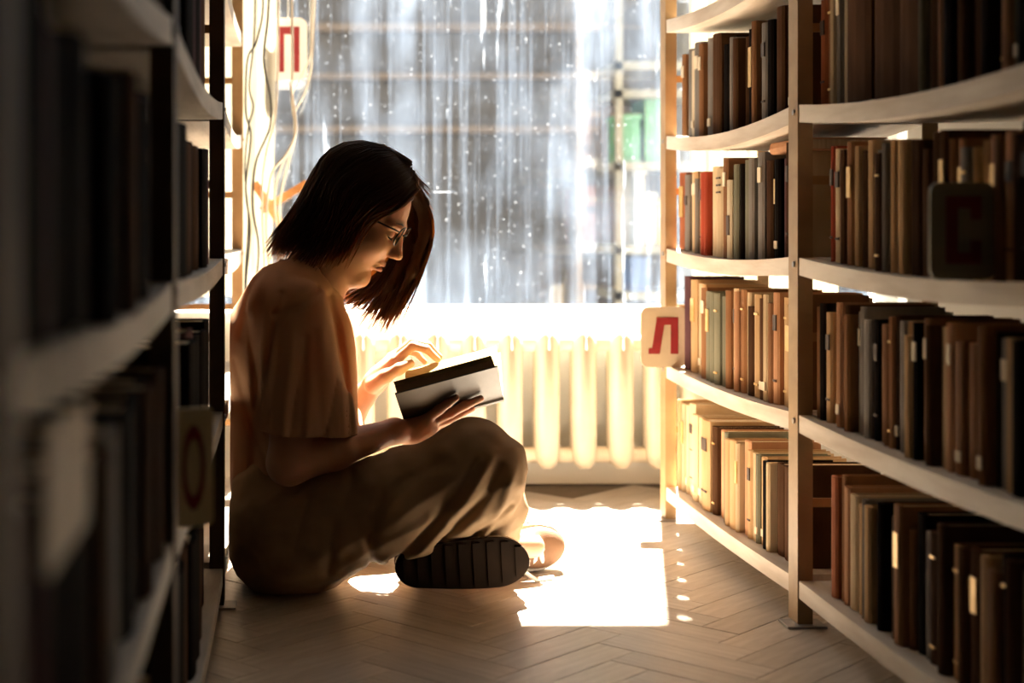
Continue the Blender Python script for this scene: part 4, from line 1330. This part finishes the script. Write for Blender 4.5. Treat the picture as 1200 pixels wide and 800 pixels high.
# ---- hair: a solid dark mass under several hundred locks
Hf = fld([P(300, 165, 2.76), P(515, 385, 3.05)], .02, .0034)
CAPC, CAPR = H(-.018, 0, .036), Vector((.099, .082, .090))
Hf.ell(CAPC, tuple(CAPR), 0, R=HR)
nf = Fw * .84 - Up * .54
pl = H(.056, 0, .050)
X, Y, Z = Hf.grid()
dpl = ((X - pl.x) * nf.x + (Y - pl.y) * nf.y + (Z - pl.z) * nf.z).astype(np.float32)
Hf.D = np.maximum(Hf.D, dpl)
for (a0, a1, r0, r1) in ((H(-.05, -.055, .03), P(334, 287, 2.855), .028, .007), (H(-.04, -.055, .02), P(356, 296, 2.83), .026, .007),
                         (H(-.03, -.058, .01), P(378, 298, 2.822), .024, .007), (H(-.07, 0, .02), P(330, 284, 2.90), .042, .009),
                         (H(-.06, .05, .02), P(345, 292, 2.95), .036, .008), (H(-.03, .064, .0), P(385, 315, 2.965), .03, .008),
                         (H(-.01, -.066, .01), P(396, 292, 2.812), .020, .006)):
    Hf.cone(a0, a1, r0, r1, .025)
for path, rr in (([P(466, 206, 2.905), P(494, 238, 2.94), P(499, 268, 2.948), P(484, 318, 2.948), P(463, 355, 2.945)], [.016, .013, .011, .009, .003]),
                 ([P(452, 205, 2.93), P(478, 245, 2.97), P(480, 290, 2.972), P(458, 335, 2.962), P(440, 356, 2.955)], [.020, .016, .013, .010, .003]),
                 ([P(435, 215, 2.95), P(448, 260, 2.985), P(448, 300, 2.985), P(425, 330, 2.972), P(408, 342, 2.966)], [.022, .017, .013, .009, .003])):
    Hf.chain(path, rr, .012)
X, Y, Z = Hf.grid()
Hf.D += (.0016 * vnoise(X * 110 + Z * 40, Y * 110, Z * 18 - X * 30)).astype(np.float32)
hair = Hf.build('hair', 'hair', root, RO)
G = [  # groups of locks: guide lines blended across; count, thickness
    ([[H(-.03, -.004, .13), H(-.10, -.03, .06), P(352, 240, 2.845), P(316, 295, 2.862)],
      [H(.00, -.006, .13), H(-.05, -.09, .04), P(383, 258, 2.80), P(345, 302, 2.83)],
      [H(.03, -.006, .125), H(.0, -.09, .05), P(405, 258, 2.796), P(378, 305, 2.815)],
      [H(.070, -.012, .095), H(.064, -.060, .048), P(432, 260, 2.812), P(402, 300, 2.815)]], 560, .0032),
    ([[H(-.03, -.004, .13), H(-.11, -.02, .06), P(348, 243, 2.868), P(315, 293, 2.872)],
      [H(-.03, .004, .13), H(-.115, .02, .06), P(350, 243, 2.925), P(319, 294, 2.915)],
      [H(-.02, .006, .13), H(-.09, .08, .05), P(364, 246, 2.985), P(338, 302, 2.965)]], 260, .0034),
    ([[H(.058, -.004, .112), P(490, 219, 2.922), P(507, 262, 2.945), P(495, 316, 2.947), P(466, 372, 2.94)],
      [H(.04, .0, .12), P(478, 232, 2.962), P(486, 290, 2.972), P(462, 338, 2.960), P(442, 378, 2.95)],
      [H(.01, .004, .13), P(452, 236, 2.985), P(456, 292, 2.988), P(424, 330, 2.975), P(390, 344, 2.965)]], 520, .0026),
    ([[H(-.02, -.004, .13), H(.03, -.008, .13), P(474, 196, 2.89), P(498, 228, 2.925)],
      [H(-.04, .0, .125), H(.02, .02, .13), P(474, 196, 2.915), P(501, 238, 2.945)],
      [H(-.05, .01, .12), H(.0, .05, .12), P(466, 206, 2.955), P(484, 242, 2.975)]], 130, .0028),
]
HRi = HR.T
def push_out(p, lim):
    """keep a lock outside the skull-shaped cap"""
    q = HRi @ np.array(p - CAPC)
    k = math.sqrt((q[0] / CAPR[0]) ** 2 + (q[1] / CAPR[1]) ** 2 + (q[2] / CAPR[2]) ** 2)
    if k < lim:
        q = q * (lim / max(k, .2))
        q = HR @ q
        return CAPC + Vector(q)
    return p
lk = MB()
def catmull(ct, n):
    out = []
    m = len(ct) - 1
    for i in range(n + 1):
        t = i / n * m
        j = min(int(t), m - 1); t -= j
        p0, p1, p2, p3 = ct[max(j - 1, 0)], ct[j], ct[j + 1], ct[min(j + 2, m)]
        out.append(.5 * ((2 * p1) + (p2 - p0) * t + (2 * p0 - 5 * p1 + 4 * p2 - p3) * t * t + (3 * p1 - p0 - 3 * p2 + p3) * t ** 3))
    return out
rl = random.Random(5)
for guides, cnt_, r_ in G:
    for i in range(cnt_):
        ng = len(guides) - 1
        v = rl.random() * ng
        j = min(int(v), ng - 1); v -= j
        lim = rl.uniform(1.02, 1.075)
        jit = Vector((rl.gauss(0, .0022), rl.gauss(0, .0030), rl.gauss(0, .0022)))
        end = Vector((rl.gauss(0, .006), rl.gauss(0, .006), rl.gauss(0, .010)))
        ct = [a_.lerp(c_, v) + jit for a_, c_ in zip(guides[j], guides[j + 1])]
        ct[-1] = ct[-1] + end
        ct[-2] = ct[-2] + end * .35
        path = catmull(ct, 13)
        if guides is not G[2][0]:
            path = [push_out(p_, lim) for p_ in path[:9]] + path[9:]
        keep = len(path) if rl.random() < .6 else len(path) - 1
        path = path[:keep]
        n_ = len(path)
        sc = r_ * rl.uniform(.5, 1.15)
        rad = [sc * (.55 + .45 * min(1, k / (n_ * .3))) * (1 if k < n_ * .55 else max(.10, 1 - (k - n_ * .55) / (n_ * .45))) for k in range(n_)]
        lk.tube(path, rad, 5, cap=False, flat=.55)
locks = lk.build('hair_locks', 'hair', hair, smooth=True, off=RO)
locks['kind'] = 'stuff'
